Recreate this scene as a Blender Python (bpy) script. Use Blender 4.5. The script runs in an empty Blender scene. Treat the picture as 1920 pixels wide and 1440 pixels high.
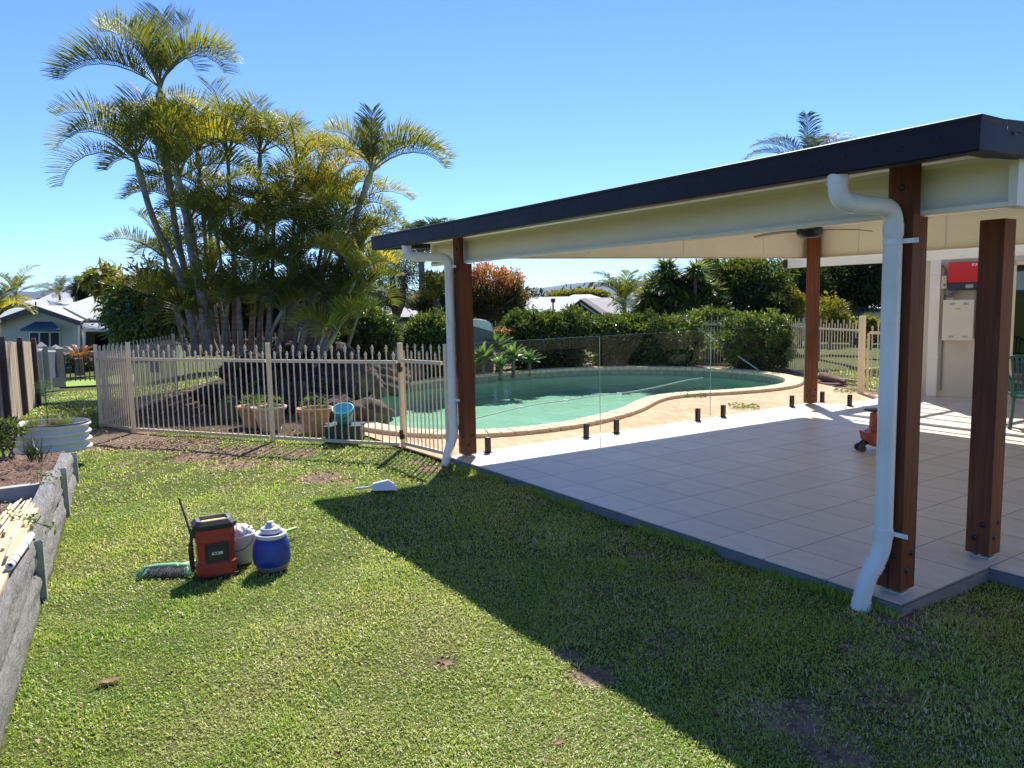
import bpy, bmesh, math, random
import numpy as np
from math import radians as RD, sin, cos, pi
from mathutils import Vector, Matrix
random.seed(7)
rng = np.random.default_rng(11)
SC = bpy.context.scene
COL = SC.collection

# ------------------------------------------------------------------ camera
CL = np.array([6.1709, -3.8772, 1.6563])
CR = np.array([0.554, 0.832, -0.021]); CF = np.array([-0.829, 0.549, -0.109])
CF = CF/np.linalg.norm(CF); CR = CR - CF*(CR@CF); CR = CR/np.linalg.norm(CR); CU = np.cross(CR, CF)
FPX = 1427.3
cam = bpy.data.cameras.new('camera'); camo = bpy.data.objects.new('camera', cam); COL.objects.link(camo)
camo.matrix_world = Matrix(((CR[0], CU[0], -CF[0], CL[0]), (CR[1], CU[1], -CF[1], CL[1]), (CR[2], CU[2], -CF[2], CL[2]), (0, 0, 0, 1)))
cam.sensor_width = 36; cam.lens = FPX/1920*36; cam.clip_start = .05; cam.clip_end = 40000
SC.camera = camo
# ------------------------------------------------------------------ light
SUN_EL = 49.5; SUN_AZ = 140.0   # azimuth measured from +X towards +Y
W = bpy.data.worlds.new('World'); SC.world = W; W.use_nodes = True
nt = W.node_tree; bg = nt.nodes['Background']
sky = nt.nodes.new('ShaderNodeTexSky'); sky.sky_type = 'NISHITA'; sky.sun_disc = False
sky.sun_elevation = RD(SUN_EL); sky.sun_rotation = RD(90-SUN_AZ)
sky.air_density = .75; sky.dust_density = 0.0; sky.ozone_density = 3.5; sky.altitude = 0
tint = nt.nodes.new('ShaderNodeMix'); tint.data_type = 'RGBA'; tint.blend_type = 'MULTIPLY'; tint.inputs[0].default_value = 1; tint.inputs[7].default_value = (.66, .83, 1.12, 1)
nt.links.new(sky.outputs[0], tint.inputs[6]); nt.links.new(tint.outputs[2], bg.inputs[0]); bg.inputs[1].default_value = 0.107
sun = bpy.data.lights.new('sun', 'SUN'); sun.energy = 4.9; sun.angle = RD(.53); sun.color = (1, .95, .87)
suno = bpy.data.objects.new('sun', sun); COL.objects.link(suno)
SD = Vector((cos(RD(SUN_AZ))*cos(RD(SUN_EL)), sin(RD(SUN_AZ))*cos(RD(SUN_EL)), sin(RD(SUN_EL))))
suno.rotation_euler = SD.to_track_quat('Z', 'Y').to_euler()
SC.view_settings.view_transform = 'Standard'; SC.view_settings.look = 'None'
SC.view_settings.exposure = 0.9; SC.view_settings.gamma = 1
try:
    SC.cycles.transparent_max_bounces = 24; SC.cycles.max_bounces = 8
    SC.cycles.use_denoising = True; SC.cycles.sample_clamp_indirect = 4; SC.cycles.sample_clamp_direct = 4
except Exception: pass

# ------------------------------------------------------------------ helpers
def ray(x, y): return CR*(x-960)/FPX + CU*(720-y)/FPX + CF
def at(x, y, d): return CL + ray(x, y)*d                      # point at depth d
def G(x, y, z=0.0):                                           # point on the level z
    r = ray(x, y); return CL + r*((z-CL[2])/r[2])
def pix(P):
    P = np.asarray(P, float); D = P-CL; z = D@CF
    return 960+FPX*(D@CR)/z, 720-FPX*(D@CU)/z, z

OFF = {}
def tag(o, label=None, cat=None, group=None, kind=None):
    if label: o['label'] = label
    if cat: o['category'] = cat
    if group: o['group'] = group
    if kind: o['kind'] = kind
    return o
def thing(name, label, cat, loc=(0, 0, 0), rz=0, group=None):
    o = bpy.data.objects.new(name, None); COL.objects.link(o); o.empty_display_size = .1
    o.location = loc; o.rotation_euler = (0, 0, rz); OFF[o.name] = Vector(loc)
    return tag(o, label, cat, group)
def copy_tree(o, parent=None):
    c = o.copy(); COL.objects.link(c); c.parent = parent
    for ch in list(o.children): copy_tree(ch, c)
    return c

class MB:
    def __init__(s): s.v = []; s.f = []; s.a = []; s.sm = []
    def add(s, vs, fs, smooth=False):
        n = len(s.v); s.v += [tuple(map(float, v)) for v in vs]
        for f in fs: s.f.append(tuple(i+n for i in f)); s.sm.append(smooth)
        return s
    def box(s, c, size, R=None):
        hx, hy, hz = size[0]/2, size[1]/2, size[2]/2
        vs = [Vector((x, y, z)) for x in (-hx, hx) for y in (-hy, hy) for z in (-hz, hz)]
        if R is not None: vs = [R @ v for v in vs]
        c = Vector(c); vs = [v+c for v in vs]
        return s.add(vs, [(0, 1, 3, 2), (4, 6, 7, 5), (0, 4, 5, 1), (2, 3, 7, 6), (0, 2, 6, 4), (1, 5, 7, 3)])
    def bb(s, x0, x1, y0, y1, z0, z1):
        return s.box(((x0+x1)/2, (y0+y1)/2, (z0+z1)/2), (x1-x0, y1-y0, z1-z0))
    def beam(s, p0, p1, w, h, up=(0, 0, 1)):       # box along p0-p1, w sideways, h along up
        p0 = Vector(p0); p1 = Vector(p1); d = p1-p0; L = d.length; d.normalize()
        sd = d.cross(Vector(up)); sd.normalize(); u = sd.cross(d)
        R = Matrix((d, sd, u)).transposed()
        return s.box((p0+p1)/2, (L, w, h), R)
    def tube(s, pts, r, n=10, caps=True, smooth=True):
        pts = [Vector(p) for p in pts]; m = len(pts)
        rs = r if isinstance(r, (list, tuple)) else [r]*m
        vs = []; prev = None
        for i, p in enumerate(pts):
            t = (pts[min(i+1, m-1)]-pts[max(i-1, 0)])
            if t.length < 1e-9: t = Vector((0, 0, 1))
            t.normalize()
            if prev is None:
                a = Vector((0, 0, 1)) if abs(t.z) < .9 else Vector((1, 0, 0))
                u = t.cross(a).normalized()
            else: u = (prev-t*prev.dot(t)).normalized()
            prev = u; w = t.cross(u)
            for k in range(n):
                th = 2*pi*k/n; vs.append(p+(u*cos(th)+w*sin(th))*rs[i])
        fs = [(i*n+k, i*n+(k+1) % n, (i+1)*n+(k+1) % n, (i+1)*n+k) for i in range(m-1) for k in range(n)]
        s.add(vs, fs, smooth)
        if caps:
            s.add([vs[k] for k in range(n)], [tuple(range(n))[::-1]]); s.add([vs[(m-1)*n+k] for k in range(n)], [tuple(range(n))])
        return s
    def lathe(s, prof, c=(0, 0, 0), n=24, sx=1, sy=1, caps=True, smooth=True, M=None):
        vs = []
        for r, z in prof:
            for k in range(n):
                th = 2*pi*k/n; v = Vector((r*cos(th)*sx, r*sin(th)*sy, z))
                if M is not None: v = M @ v
                vs.append(v+Vector(c))
        m = len(prof)
        fs = [(i*n+k, i*n+(k+1) % n, (i+1)*n+(k+1) % n, (i+1)*n+k) for i in range(m-1) for k in range(n)]
        s.add(vs, fs, smooth)
        if caps:
            s.add(vs[:n], [tuple(range(n))[::-1]]); s.add(vs[(m-1)*n:], [tuple(range(n))])
        return s
    def prism(s, poly, z0, z1, M=None):            # poly = list of (x,y), counter-clockwise
        n = len(poly)
        vs = [Vector((x, y, z0)) for x, y in poly]+[Vector((x, y, z1)) for x, y in poly]
        if M is not None: vs = [M @ v for v in vs]
        fs = [(i, (i+1) % n, n+(i+1) % n, n+i) for i in range(n)]+[tuple(range(n))[::-1], tuple(range(n, 2*n))]
        return s.add(vs, fs)
    def quad(s, a, b, c, d): return s.add([a, b, c, d], [(0, 1, 2, 3)])
    def build(s, name, mat, parent=None, world=True, loc=None, bevel=0, seg=2, label=None):
        me = bpy.data.meshes.new(name); o = bpy.data.objects.new(name, me); COL.objects.link(o)
        off = Vector((0, 0, 0))
        if parent is not None:
            o.parent = parent; OFF[o.name] = OFF.get(parent.name, Vector((0, 0, 0)))
            if world: off = OFF[parent.name]
        elif loc is not None:
            off = Vector(loc); o.location = loc; OFF[o.name] = off
        else: OFF[o.name] = off
        me.from_pydata([(v[0]-off[0], v[1]-off[1], v[2]-off[2]) for v in s.v], [], s.f)
        me.polygons.foreach_set('use_smooth', s.sm)
        me.materials.append(mat); me.update()
        if bevel:
            b = o.modifiers.new('bevel', 'BEVEL'); b.width = bevel; b.segments = seg; b.limit_method = 'ANGLE'; b.angle_limit = RD(40)
            b.harden_normals = False
        if label: o['label'] = label
        return o

def bsplit(mb, name, mat, parent=None, **kw):
    """build every connected piece of a builder as a part of its own"""
    key = {}; par = list(range(len(mb.v)))
    def find(i):
        while par[i] != i: par[i] = par[par[i]]; i = par[i]
        return i
    for i, v in enumerate(mb.v):
        k = (round(v[0], 5), round(v[1], 5), round(v[2], 5)); j = key.setdefault(k, i); par[find(i)] = find(j)
    for f in mb.f:
        for i in f[1:]: par[find(i)] = find(f[0])
    groups = {}
    for n_, f in enumerate(mb.f): groups.setdefault(find(f[0]), []).append(n_)
    out = []
    for g in groups.values():
        ids = sorted({i for n_ in g for i in mb.f[n_]}); mp = {i: k for k, i in enumerate(ids)}; q = MB(); q.v = [mb.v[i] for i in ids]
        q.f = [tuple(mp[i] for i in mb.f[n_]) for n_ in g]; q.sm = [mb.sm[n_] for n_ in g]; out.append(q.build(name, mat, parent, **kw))
    return out
def merge(a, b):
    """fold the surface detail b into part a, keeping its material"""
    A, B = a.data, b.data; n = len(A.vertices); V = [tuple(v.co) for v in A.vertices]+[tuple(v.co) for v in B.vertices]
    F = [tuple(p.vertices) for p in A.polygons]+[tuple(i+n for i in p.vertices) for p in B.polygons]; k = len(A.polygons); mi = [p.material_index for p in A.polygons]+[len(A.materials)]*len(B.polygons); sm = [p.use_smooth for p in A.polygons]+[p.use_smooth for p in B.polygons]
    me = bpy.data.meshes.new(a.name); me.from_pydata(V, [], F); [me.materials.append(m_) for m_ in list(A.materials)+list(B.materials)]
    me.polygons.foreach_set('material_index', mi); me.polygons.foreach_set('use_smooth', sm); a.data = me; bpy.data.objects.remove(b)

def npmesh(name, mat, V, F, attrs=None, parent=None, loc=(0, 0, 0), smooth=False):
    """V (n,3) float, F list of (k,m) int arrays (tris/quads); attrs {name: per-vertex float}"""
    V = np.asarray(V, np.float32); loc = np.asarray(loc, float)
    me = bpy.data.meshes.new(name); o = bpy.data.objects.new(name, me); COL.objects.link(o)
    if parent is not None:
        o.parent = parent; off = np.array(OFF[parent.name]); OFF[o.name] = OFF[parent.name]
    else: off = loc; o.location = tuple(loc); OFF[o.name] = Vector(tuple(loc))
    V = V-off.astype(np.float32)
    if not isinstance(F, list): F = [F]
    nl = sum(f.size for f in F); npol = sum(len(f) for f in F)
    me.vertices.add(len(V)); me.vertices.foreach_set('co', V.ravel())
    me.loops.add(nl); me.polygons.add(npol)
    me.loops.foreach_set('vertex_index', np.concatenate([f.ravel() for f in F]).astype(np.int32))
    tot = np.concatenate([np.full(len(f), f.shape[1]) for f in F]).astype(np.int32)
    st = np.concatenate([[0], np.cumsum(tot)[:-1]]).astype(np.int32)
    me.polygons.foreach_set('loop_start', st)
    try: me.polygons.foreach_set('loop_total', tot)
    except Exception: pass
    me.polygons.foreach_set('use_smooth', np.full(npol, smooth))
    for k, a in (attrs or {}).items():
        at_ = me.attributes.new(k, 'FLOAT', 'POINT'); at_.data.foreach_set('value', np.asarray(a, np.float32))
    me.materials.append(mat); me.update(calc_edges=True); me.validate()
    return o

# ------------------------------------------------------------------ materials
class NT:
    def __init__(s, name):
        s.m = bpy.data.materials.new(name); s.m.use_nodes = True; s.t = s.m.node_tree
        s.b = s.t.nodes['Principled BSDF']; s.out = s.t.nodes['Material Output']
    def n(s, typ, **kw):
        x = s.t.nodes.new(typ)
        for k, v in kw.items(): setattr(x, k, v)
        return x
    def l(s, a, b): s.t.links.new(a, b)
    def coord(s, scale=(1, 1, 1), rot=(0, 0, 0), loc=(0, 0, 0), kind='Object'):
        c = s.n('ShaderNodeTexCoord'); m = s.n('ShaderNodeMapping')
        m.inputs['Scale'].default_value = scale; m.inputs['Rotation'].default_value = rot; m.inputs['Location'].default_value = loc
        if kind == 'World':
            g = s.n('ShaderNodeNewGeometry'); s.l(g.outputs['Position'], m.inputs[0])
        else: s.l(c.outputs[kind], m.inputs[0])
        return m.outputs[0]
    def noise(s, vec, scale, detail=5, rough=.6, dist=0):
        x = s.n('ShaderNodeTexNoise'); x.inputs['Scale'].default_value = scale; x.inputs['Detail'].default_value = detail
        x.inputs['Roughness'].default_value = rough; x.inputs['Distortion'].default_value = dist
        s.l(vec, x.inputs['Vector']); return x.outputs['Fac']
    def ramp(s, fac, stops, interp='LINEAR'):
        r = s.n('ShaderNodeValToRGB'); cr = r.color_ramp; cr.interpolation = interp
        while len(cr.elements) < len(stops): cr.elements.new(.5)
        for e, (p, c) in zip(cr.elements, stops):
            e.position = p; e.color = (c[0], c[1], c[2], 1) if len(c) == 3 else c
        s.l(fac, r.inputs[0]); return r.outputs[0]
    def mix(s, fac, a, b, mode='MIX'):
        x = s.n('ShaderNodeMix', data_type='RGBA', blend_type=mode)
        for v, i in ((fac, 0), (a, 6), (b, 7)):
            if hasattr(v, 'is_output'): s.l(v, x.inputs[i])
            elif i == 0: x.inputs[0].default_value = v
            else: x.inputs[i].default_value = (v[0], v[1], v[2], 1)
        return x.outputs[2]
    def math(s, op, a, b=0.0, c=None):
        x = s.n('ShaderNodeMath', operation=op)
        for i, v in enumerate((a, b) if c is None else (a, b, c)):
            if hasattr(v, 'is_output'): s.l(v, x.inputs[i])
            else: x.inputs[i].default_value = v
        return x.outputs[0]
    def bump(s, h, strength=.3, dist=.01, normal=None):
        x = s.n('ShaderNodeBump'); x.inputs['Strength'].default_value = strength; x.inputs['Distance'].default_value = dist
        s.l(h, x.inputs['Height'])
        if normal is not None: s.l(normal, x.inputs['Normal'])
        return x.outputs[0]
    def attr(s, name):
        x = s.n('ShaderNodeAttribute'); x.attribute_name = name; return x.outputs['Fac']
    def set(s, **kw):
        for k, v in kw.items():
            i = s.b.inputs[k.replace('_', ' ')]
            if hasattr(v, 'is_output'): s.l(v, i)
            elif isinstance(v, (tuple, list)): i.default_value = (v[0], v[1], v[2], 1)
            else: i.default_value = v
        return s

def plain(name, c, rough=.5, metal=0, var=.12, nscale=6, bump=0.0, bscale=60, spec=.5, dirt=None):
    m = NT(name); v = m.coord()
    f = m.noise(v, nscale, 6, .65)
    c2 = tuple(max(0, x*(1-var)) for x in c); c3 = tuple(min(1, x*(1+var)) for x in c)
    col = m.ramp(f, [(.3, c2), (.7, c3)])
    if dirt:
        f2 = m.noise(v, nscale*.45, 8, .7)
        col = m.mix(m.ramp(f2, [(.5, (0, 0, 0)), (.72, (.75, .75, .75))]), col, dirt)
    r = m.n('ShaderNodeMapRange'); r.inputs[3].default_value = max(0, rough-.08); r.inputs[4].default_value = min(1, rough+.1)
    m.l(m.noise(v, nscale*2.3, 4), r.inputs[0])
    m.set(Base_Color=col, Roughness=r.outputs[0], Metallic=metal)
    m.b.inputs['Specular IOR Level'].default_value = spec
    if bump: m.set(Normal=m.bump(m.noise(v, bscale, 6), bump, .004))
    return m.m

def leafmat(name, stops, trans=.35, rough=.42, tcol=1.5, spec=.5, tip=None, tb=.35):
    m = NT(name); r = m.attr('rnd')
    col = m.ramp(r, stops)
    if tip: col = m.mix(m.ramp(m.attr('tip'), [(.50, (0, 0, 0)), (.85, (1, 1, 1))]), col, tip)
    m.set(Base_Color=col, Roughness=rough); m.b.inputs['Specular IOR Level'].default_value = spec
    t = m.n('ShaderNodeBsdfTranslucent'); tc = m.mix(1, col, (tcol*(1.15 if tb < .5 else 1.0), tcol, tcol*tb), 'MULTIPLY')
    m.l(tc, t.inputs[0]); mx = m.n('ShaderNodeMixShader'); mx.inputs[0].default_value = trans
    m.l(m.b.outputs[0], mx.inputs[1]); m.l(t.outputs[0], mx.inputs[2]); m.l(mx.outputs[0], m.out.inputs[0])
    return m.m

def m_ground():
    m = NT('lawn_soil'); v = m.coord(kind='World')
    n1 = m.noise(v, .9, 6, .65); n2 = m.noise(v, 14, 6, .7); n3 = m.noise(v, 70, 4, .7)
    g = m.ramp(n1, [(.3, (.075, .105, .022)), (.55, (.12, .135, .035)), (.75, (.17, .155, .06))])
    g = m.mix(m.ramp(n3, [(.42, (0, 0, 0)), (.62, (1, 1, 1))]), g, (.035, .045, .012))
    # far paddocks and neighbouring lawns
    far = m.ramp(m.noise(v, .02, 5), [(.35, (.05, .075, .025)), (.65, (.10, .12, .05))])
    s = m.n('ShaderNodeSeparateXYZ'); m.l(v, s.inputs[0])
    isf = m.math('GREATER_THAN', m.math('ABSOLUTE', s.outputs[0]), 60); g = m.mix(isf, g, far)
    d = m.ramp(n2, [(.25, (.10, .062, .04)), (.5, (.21, .145, .10)), (.75, (.33, .25, .19))])
    a = m.math('ADD', m.attr('dirt'), m.math('MULTIPLY', m.math('SUBTRACT', n2, .5), .9))
    col = m.mix(m.ramp(a, [(.38, (0, 0, 0)), (.6, (1, 1, 1))]), g, d)
    col = m.mix(m.math('MULTIPLY', m.attr('dark'), .8), col, m.mix(n2, (.012, .009, .007), (.085, .06, .045)))  # rockery soil: dark mulch, with the palms' shade put into the colour
    m.set(Base_Color=col, Roughness=.95, Normal=m.bump(m.math('ADD', n3, n2), .7, .02)); m.b.inputs['Specular IOR Level'].default_value = .15
    return m.m
def m_tiles():
    m = NT('floor_tile'); v = m.coord(loc=(0, -.33, 0))
    b = m.n('ShaderNodeTexBrick'); b.offset = 0; b.inputs['Scale'].default_value = 1
    b.inputs['Brick Width'].default_value = .45; b.inputs['Row Height'].default_value = .45; b.inputs['Mortar Size'].default_value = .005
    b.inputs['Mortar Smooth'].default_value = .1; b.inputs['Color1'].default_value = (.64, .57, .48, 1); b.inputs['Color2'].default_value = (.70, .63, .54, 1)
    b.inputs['Mortar'].default_value = (.24, .22, .20, 1); m.l(v, b.inputs[0])
    w = m.coord(scale=(1.2, 5, 1)); st = m.noise(w, 2.2, 8, .7, .4)
    col = m.mix(.55, b.outputs[0], m.ramp(st, [(.3, (.62, .60, .58)), (.7, (1, 1, 1))]), 'MULTIPLY')
    fl = m.noise(m.coord(), 9, 7, .75); col = m.mix(m.ramp(fl, [(.58, (0, 0, 0)), (.76, (.5, .5, .5))]), col, (.30, .27, .24))
    ro = m.n('ShaderNodeMapRange'); ro.inputs[3].default_value = .3; ro.inputs[4].default_value = .52; m.l(st, ro.inputs[0])
    m.set(Base_Color=col, Roughness=ro.outputs[0], Normal=m.bump(m.math('SUBTRACT', 1, b.outputs[1]), .5, .002)); return m.m
def m_paver():
    m = NT('clay_paver'); v = m.coord(rot=(0, 0, .3))
    b = m.n('ShaderNodeTexBrick'); b.inputs['Scale'].default_value = 1; b.inputs['Brick Width'].default_value = .23; b.inputs['Row Height'].default_value = .115
    b.inputs['Mortar Size'].default_value = .005; b.inputs['Color1'].default_value = (.46, .245, .125, 1); b.inputs['Color2'].default_value = (.60, .39, .23, 1)
    b.inputs['Mortar'].default_value = (.30, .20, .13, 1); b.inputs['Mortar Smooth'].default_value = .3; m.l(v, b.inputs[0])
    n = m.noise(v, 1.1, 6, .7); col = m.mix(m.ramp(n, [(.35, (0, 0, 0)), (.7, (.6, .6, .6))]), b.outputs[0], (.58, .45, .33))
    n2 = m.noise(v, 45, 5, .7)
    m.set(Base_Color=m.mix(.35, col, m.ramp(n2, [(.3, (.5, .5, .5)), (.7, (1, 1, 1))]), 'MULTIPLY'), Roughness=.9,
          Normal=m.bump(m.math('SUBTRACT', n2, m.math('MULTIPLY', b.outputs[1], 1.5)), .5, .004)); return m.m
def m_wood(name, c1, c2, rough=.45, grain=(14, 14, .7), bump=.15, spec=.5):
    m = NT(name); v = m.coord(scale=grain)
    n = m.noise(v, 2.5, 8, .7, .6); n2 = m.noise(m.coord(scale=(1, 1, .3)), 3, 3)
    col = m.ramp(n, [(.25, c1), (.75, c2)]); col = m.mix(m.ramp(n2, [(.4, (0, 0, 0)), (.75, (.5, .5, .5))]), col, tuple(x*.55 for x in c1))
    m.set(Base_Color=col, Roughness=rough, Normal=m.bump(n, bump, .004)); m.b.inputs['Specular IOR Level'].default_value = spec; return m.m
def m_sleeper():
    m = NT('concrete_sleeper'); v = m.coord(rot=(0, 0, .13), scale=(1, 1, 1))
    v2 = m.coord(rot=(0, 0, .12), scale=(1.3, 9, 9)); g = m.noise(v2, 5, 9, .75, 1.2); n = m.noise(v, 3, 6)
    col = m.ramp(g, [(.3, (.19, .185, .175)), (.5, (.32, .31, .295)), (.7, (.45, .435, .41))]); col = m.mix(.3, col, m.ramp(n, [(.3, (.6, .6, .6)), (.7, (1, 1, 1))]), 'MULTIPLY')
    m.set(Base_Color=col, Roughness=.92, Normal=m.bump(g, 1.0, .03)); return m.m
def m_water():
    m = NT('pool_water'); v = m.coord(kind='World'); t = m.t
    n = m.noise(v, 4.5, 4, .6, .6); n2 = m.noise(v, 17, 3, .5, .4)
    nb = m.bump(m.math('ADD', n, m.math('MULTIPLY', n2, .3)), .35, .03)
    tr = m.n('ShaderNodeBsdfTransparent'); tr.inputs[0].default_value = (.86, .95, .89, 1)
    gl = m.n('ShaderNodeBsdfGlossy'); gl.inputs['Roughness'].default_value = .015; m.l(nb, gl.inputs['Normal'])
    lw = m.n('ShaderNodeLayerWeight'); m.l(nb, lw.inputs['Normal'])
    fr = m.math('MULTIPLY_ADD', m.math('POWER', lw.outputs['Facing'], 5.0), .75, .02)
    mx = m.n('ShaderNodeMixShader'); m.l(fr, mx.inputs[0]); m.l(tr.outputs[0], mx.inputs[1]); m.l(gl.outputs[0], mx.inputs[2])
    m.l(mx.outputs[0], m.out.inputs[0]); return m.m
def m_basin():
    m = NT('pool_plaster'); v = m.coord(kind='World'); n = m.noise(v, 1.5, 6)
    vo = m.n('ShaderNodeTexVoronoi', feature='SMOOTH_F1'); vo.inputs['Scale'].default_value = 3.2
    dv = m.n('ShaderNodeVectorMath', operation='ADD'); nn = m.n('ShaderNodeTexNoise'); nn.inputs['Scale'].default_value = 2.5; m.l(v, nn.inputs[0])
    m.l(v, dv.inputs[0]); m.l(nn.outputs['Color'], dv.inputs[1]); m.l(dv.outputs[0], vo.inputs[0])
    col = m.ramp(n, [(.3, (.27, .49, .37)), (.7, (.36, .60, .46))])
    sp = m.noise(v, 60, 3, .6); col = m.mix(.5, col, m.ramp(sp, [(.35, (.6, .65, .62)), (.6, (1, 1, 1))]), 'MULTIPLY')
    m.set(Base_Color=col, Roughness=.9); return m.m
def m_glass(name, tint=(.93, .97, .95), refl=1.0, rough=0.0):
    m = NT(name); tr = m.n('ShaderNodeBsdfTransparent'); tr.inputs[0].default_value = (*tint, 1)
    gl = m.n('ShaderNodeBsdfGlossy'); gl.inputs['Roughness'].default_value = rough; gl.inputs[0].default_value = (.9, .95, .95, 1)
    lw = m.n('ShaderNodeLayerWeight'); mx = m.n('ShaderNodeMixShader')
    m.l(m.math('MULTIPLY', m.math('MULTIPLY_ADD', m.math('POWER', lw.outputs['Facing'], 5.0), .9, .04), refl), mx.inputs[0]); m.l(tr.outputs[0], mx.inputs[1]); m.l(gl.outputs[0], mx.inputs[2])
    m.l(mx.outputs[0], m.out.inputs[0]); return m.m
def m_rock(name='rock', c=((.03, .021, .018), (.10, .072, .058), (.18, .14, .115))):
    m = NT(name); v = m.coord(); n = m.noise(v, 2.2, 9, .72, .5); n2 = m.noise(v, 11, 8, .7)
    col = m.ramp(n, [(.28, c[0]), (.5, c[1]), (.75, c[2])]); m.set(Base_Color=col, Roughness=.95, Normal=m.bump(m.math('ADD', n2, n), .9, .05)); return m.m
def m_bark(name, c1, c2):
    m = NT(name); v = m.coord(scale=(1, 1, 1)); n = m.noise(v, 5, 7, .7)
    w = m.n('ShaderNodeTexWave', bands_direction='Z'); w.inputs['Scale'].default_value = 2.6; w.inputs['Distortion'].default_value = 6; m.l(v, w.inputs[0])
    col = m.ramp(n, [(.3, c1), (.7, c2)]); col = m.mix(m.ramp(w.outputs['Fac'], [(.0, (.35, .35, .35)), (.15, (0, 0, 0))]), col, tuple(x*.45 for x in c1))
    m.set(Base_Color=col, Roughness=.9, Normal=m.bump(n, .5, .02)); return m.m
def m_corr(name, c, pitch=.076, axis='X'):
    m = NT(name); v = m.coord(); w = m.n('ShaderNodeTexWave', bands_direction=axis); w.inputs['Scale'].default_value = 1/pitch/3.18; m.l(v, w.inputs[0])
    n = m.noise(v, 1.3, 5)
    m.set(Base_Color=m.ramp(n, [(.3, tuple(x*.9 for x in c)), (.7, c)]), Roughness=.85, Normal=m.bump(w.outputs['Fac'], .8, .02)); m.b.inputs['Specular IOR Level'].default_value = .1; return m.m

M = {}
M['ground'] = m_ground(); M['tile'] = m_tiles(); M['paver'] = m_paver()
M['slab'] = plain('slab_edge_paint', (.17, .165, .17), .75, var=.2, bump=.3)
M['white_edge'] = plain('white_edge_trim', (.78, .77, .74), .55)
M['merbau'] = m_wood('oiled_hardwood', (.085, .026, .012), (.25, .08, .033), .55, spec=.22)
M['cream'] = plain('cream_steel', (.80, .76, .66), .42, var=.04, nscale=2)
M['cream2'] = plain('cream_panel', (.80, .76, .66), .5, var=.05, nscale=2)
M['gutter'] = plain('charcoal_steel', (.010, .011, .022), .5, var=.15, nscale=2, spec=.25)
M['pvc'] = plain('white_pvc', (.80, .78, .74), .35, var=.04, nscale=3, dirt=(.55, .52, .47))
M['white'] = plain('white_paint', (.78, .78, .76), .45, var=.05)
M['alu'] = plain('beige_powdercoat', (.66, .54, .37), .42, var=.08)
M['alu_post'] = plain('cream_powdercoat', (.76, .63, .41), .42, var=.06)
M['black'] = plain('black_plastic', (.018, .018, .02), .4, var=.2)
M['blackm'] = plain('black_steel', (.012, .012, .014), .45, var=.2)
M['steel'] = plain('galvanised_steel', (.50, .54, .52), .45, metal=.4, var=.15, nscale=14)
M['sleeper'] = m_sleeper()
M['pine'] = m_wood('pale_pine', (.52, .38, .21), (.66, .52, .33), .75, grain=(3, 14, 3))
M['paling'] = m_wood('weathered_hardwood', (.38, .29, .21), (.60, .50, .39), .85, grain=(9, 9, .5), bump=.4)
M['paling_shaded'] = m_wood('shaded_hardwood', (.085, .055, .04), (.17, .12, .09), .85, grain=(9, 9, .5), bump=.4)  # fence posts: shade of their unlit faces put into the colour
M['concrete'] = plain('pale_concrete', (.42, .39, .34), .9, var=.15, nscale=9, bump=.3)
M['bluepanel'] = plain('slate_panel', (.09, .11, .15), .6)
M['rock'] = m_rock(); M['boulder'] = m_rock('dark_boulder', ((.010, .008, .008), (.034, .027, .025), (.09, .07, .06)))  # rock colours deepened, the palms' shade over the rockery put in
M['mulch'] = m_rock('mulch_soil', ((.07, .04, .025), (.16, .09, .06), (.30, .20, .14)))
M['terracotta'] = plain('terracotta', (.42, .22, .13), .85, var=.2, nscale=9, dirt=(.45, .40, .33), bump=.3)
M['terracotta_pale'] = plain('pale_weathered_clay', (.45, .38, .29), .9, var=.25, nscale=8, dirt=(.36, .22, .14), bump=.3)
M['cyan'] = plain('cyan_plastic', (.05, .42, .60), .35, var=.06)
M['darkgreen'] = plain('dark_green_plastic', (.012, .035, .03), .4)
M['chairgreen'] = plain('green_chair_plastic', (.008, .075, .055), .28, var=.1)
M['water'] = m_water(); M['basin'] = m_basin()
M['waterline'] = plain('waterline_tile', (.20, .23, .19), .5, var=.3, nscale=12)
M['coping'] = plain('sandstone_coping', (.60, .46, .32), .85, var=.13, nscale=9, bump=.3)
M['glass'] = m_glass('pool_glass', (.955, .98, .965), .22); M['window'] = m_glass('window_glass', (.03, .035, .04), 2.2)
M['trunk'] = m_bark('palm_bark', (.12, .095, .07), (.33, .28, .22)); M['shaft'] = plain('palm_crownshaft', (.26, .25, .12), .55, var=.3, nscale=9)
M['bark'] = m_bark('tree_bark', (.09, .07, .055), (.2, .165, .135))
M['rib'] = plain('palm_rib', (.16, .16, .05), .5, var=.3)
M['red'] = plain('red_plastic', (.36, .022, .022), .38, var=.12, dirt=(.25, .05, .04))
M['blue'] = plain('blue_plastic', (.012, .045, .30), .38, var=.1)
M['greyplastic'] = plain('grey_plastic', (.17, .17, .18), .42, var=.1)
M['palegrey'] = plain('pale_grey_plastic', (.55, .56, .56), .45, var=.08)
M['rag'] = plain('white_rag', (.68, .67, .66), .9, var=.15, nscale=20, dirt=(.35, .33, .32))
M['bucket'] = plain('dirty_white_bucket', (.66, .64, .62), .45, var=.08, nscale=9, dirt=(.42, .25, .18))
M['yellow'] = plain('yellow_label', (.62, .48, .10), .5, var=.35, nscale=18)
M['label'] = plain('pale_label', (.62, .60, .50), .5, var=.1)
M['mint'] = plain('mint_plastic', (.25, .50, .27), .4); M['teal'] = plain('teal_handle', (.10, .40, .38), .4); M['lime'] = plain('lime_grip', (.30, .60, .12), .45)
M['bristle'] = plain('grey_bristle', (.10, .11, .11), .8, var=.5, nscale=60)
M['planter'] = plain('cream_corrugated_steel', (.66, .68, .62), .38, var=.05)
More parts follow.
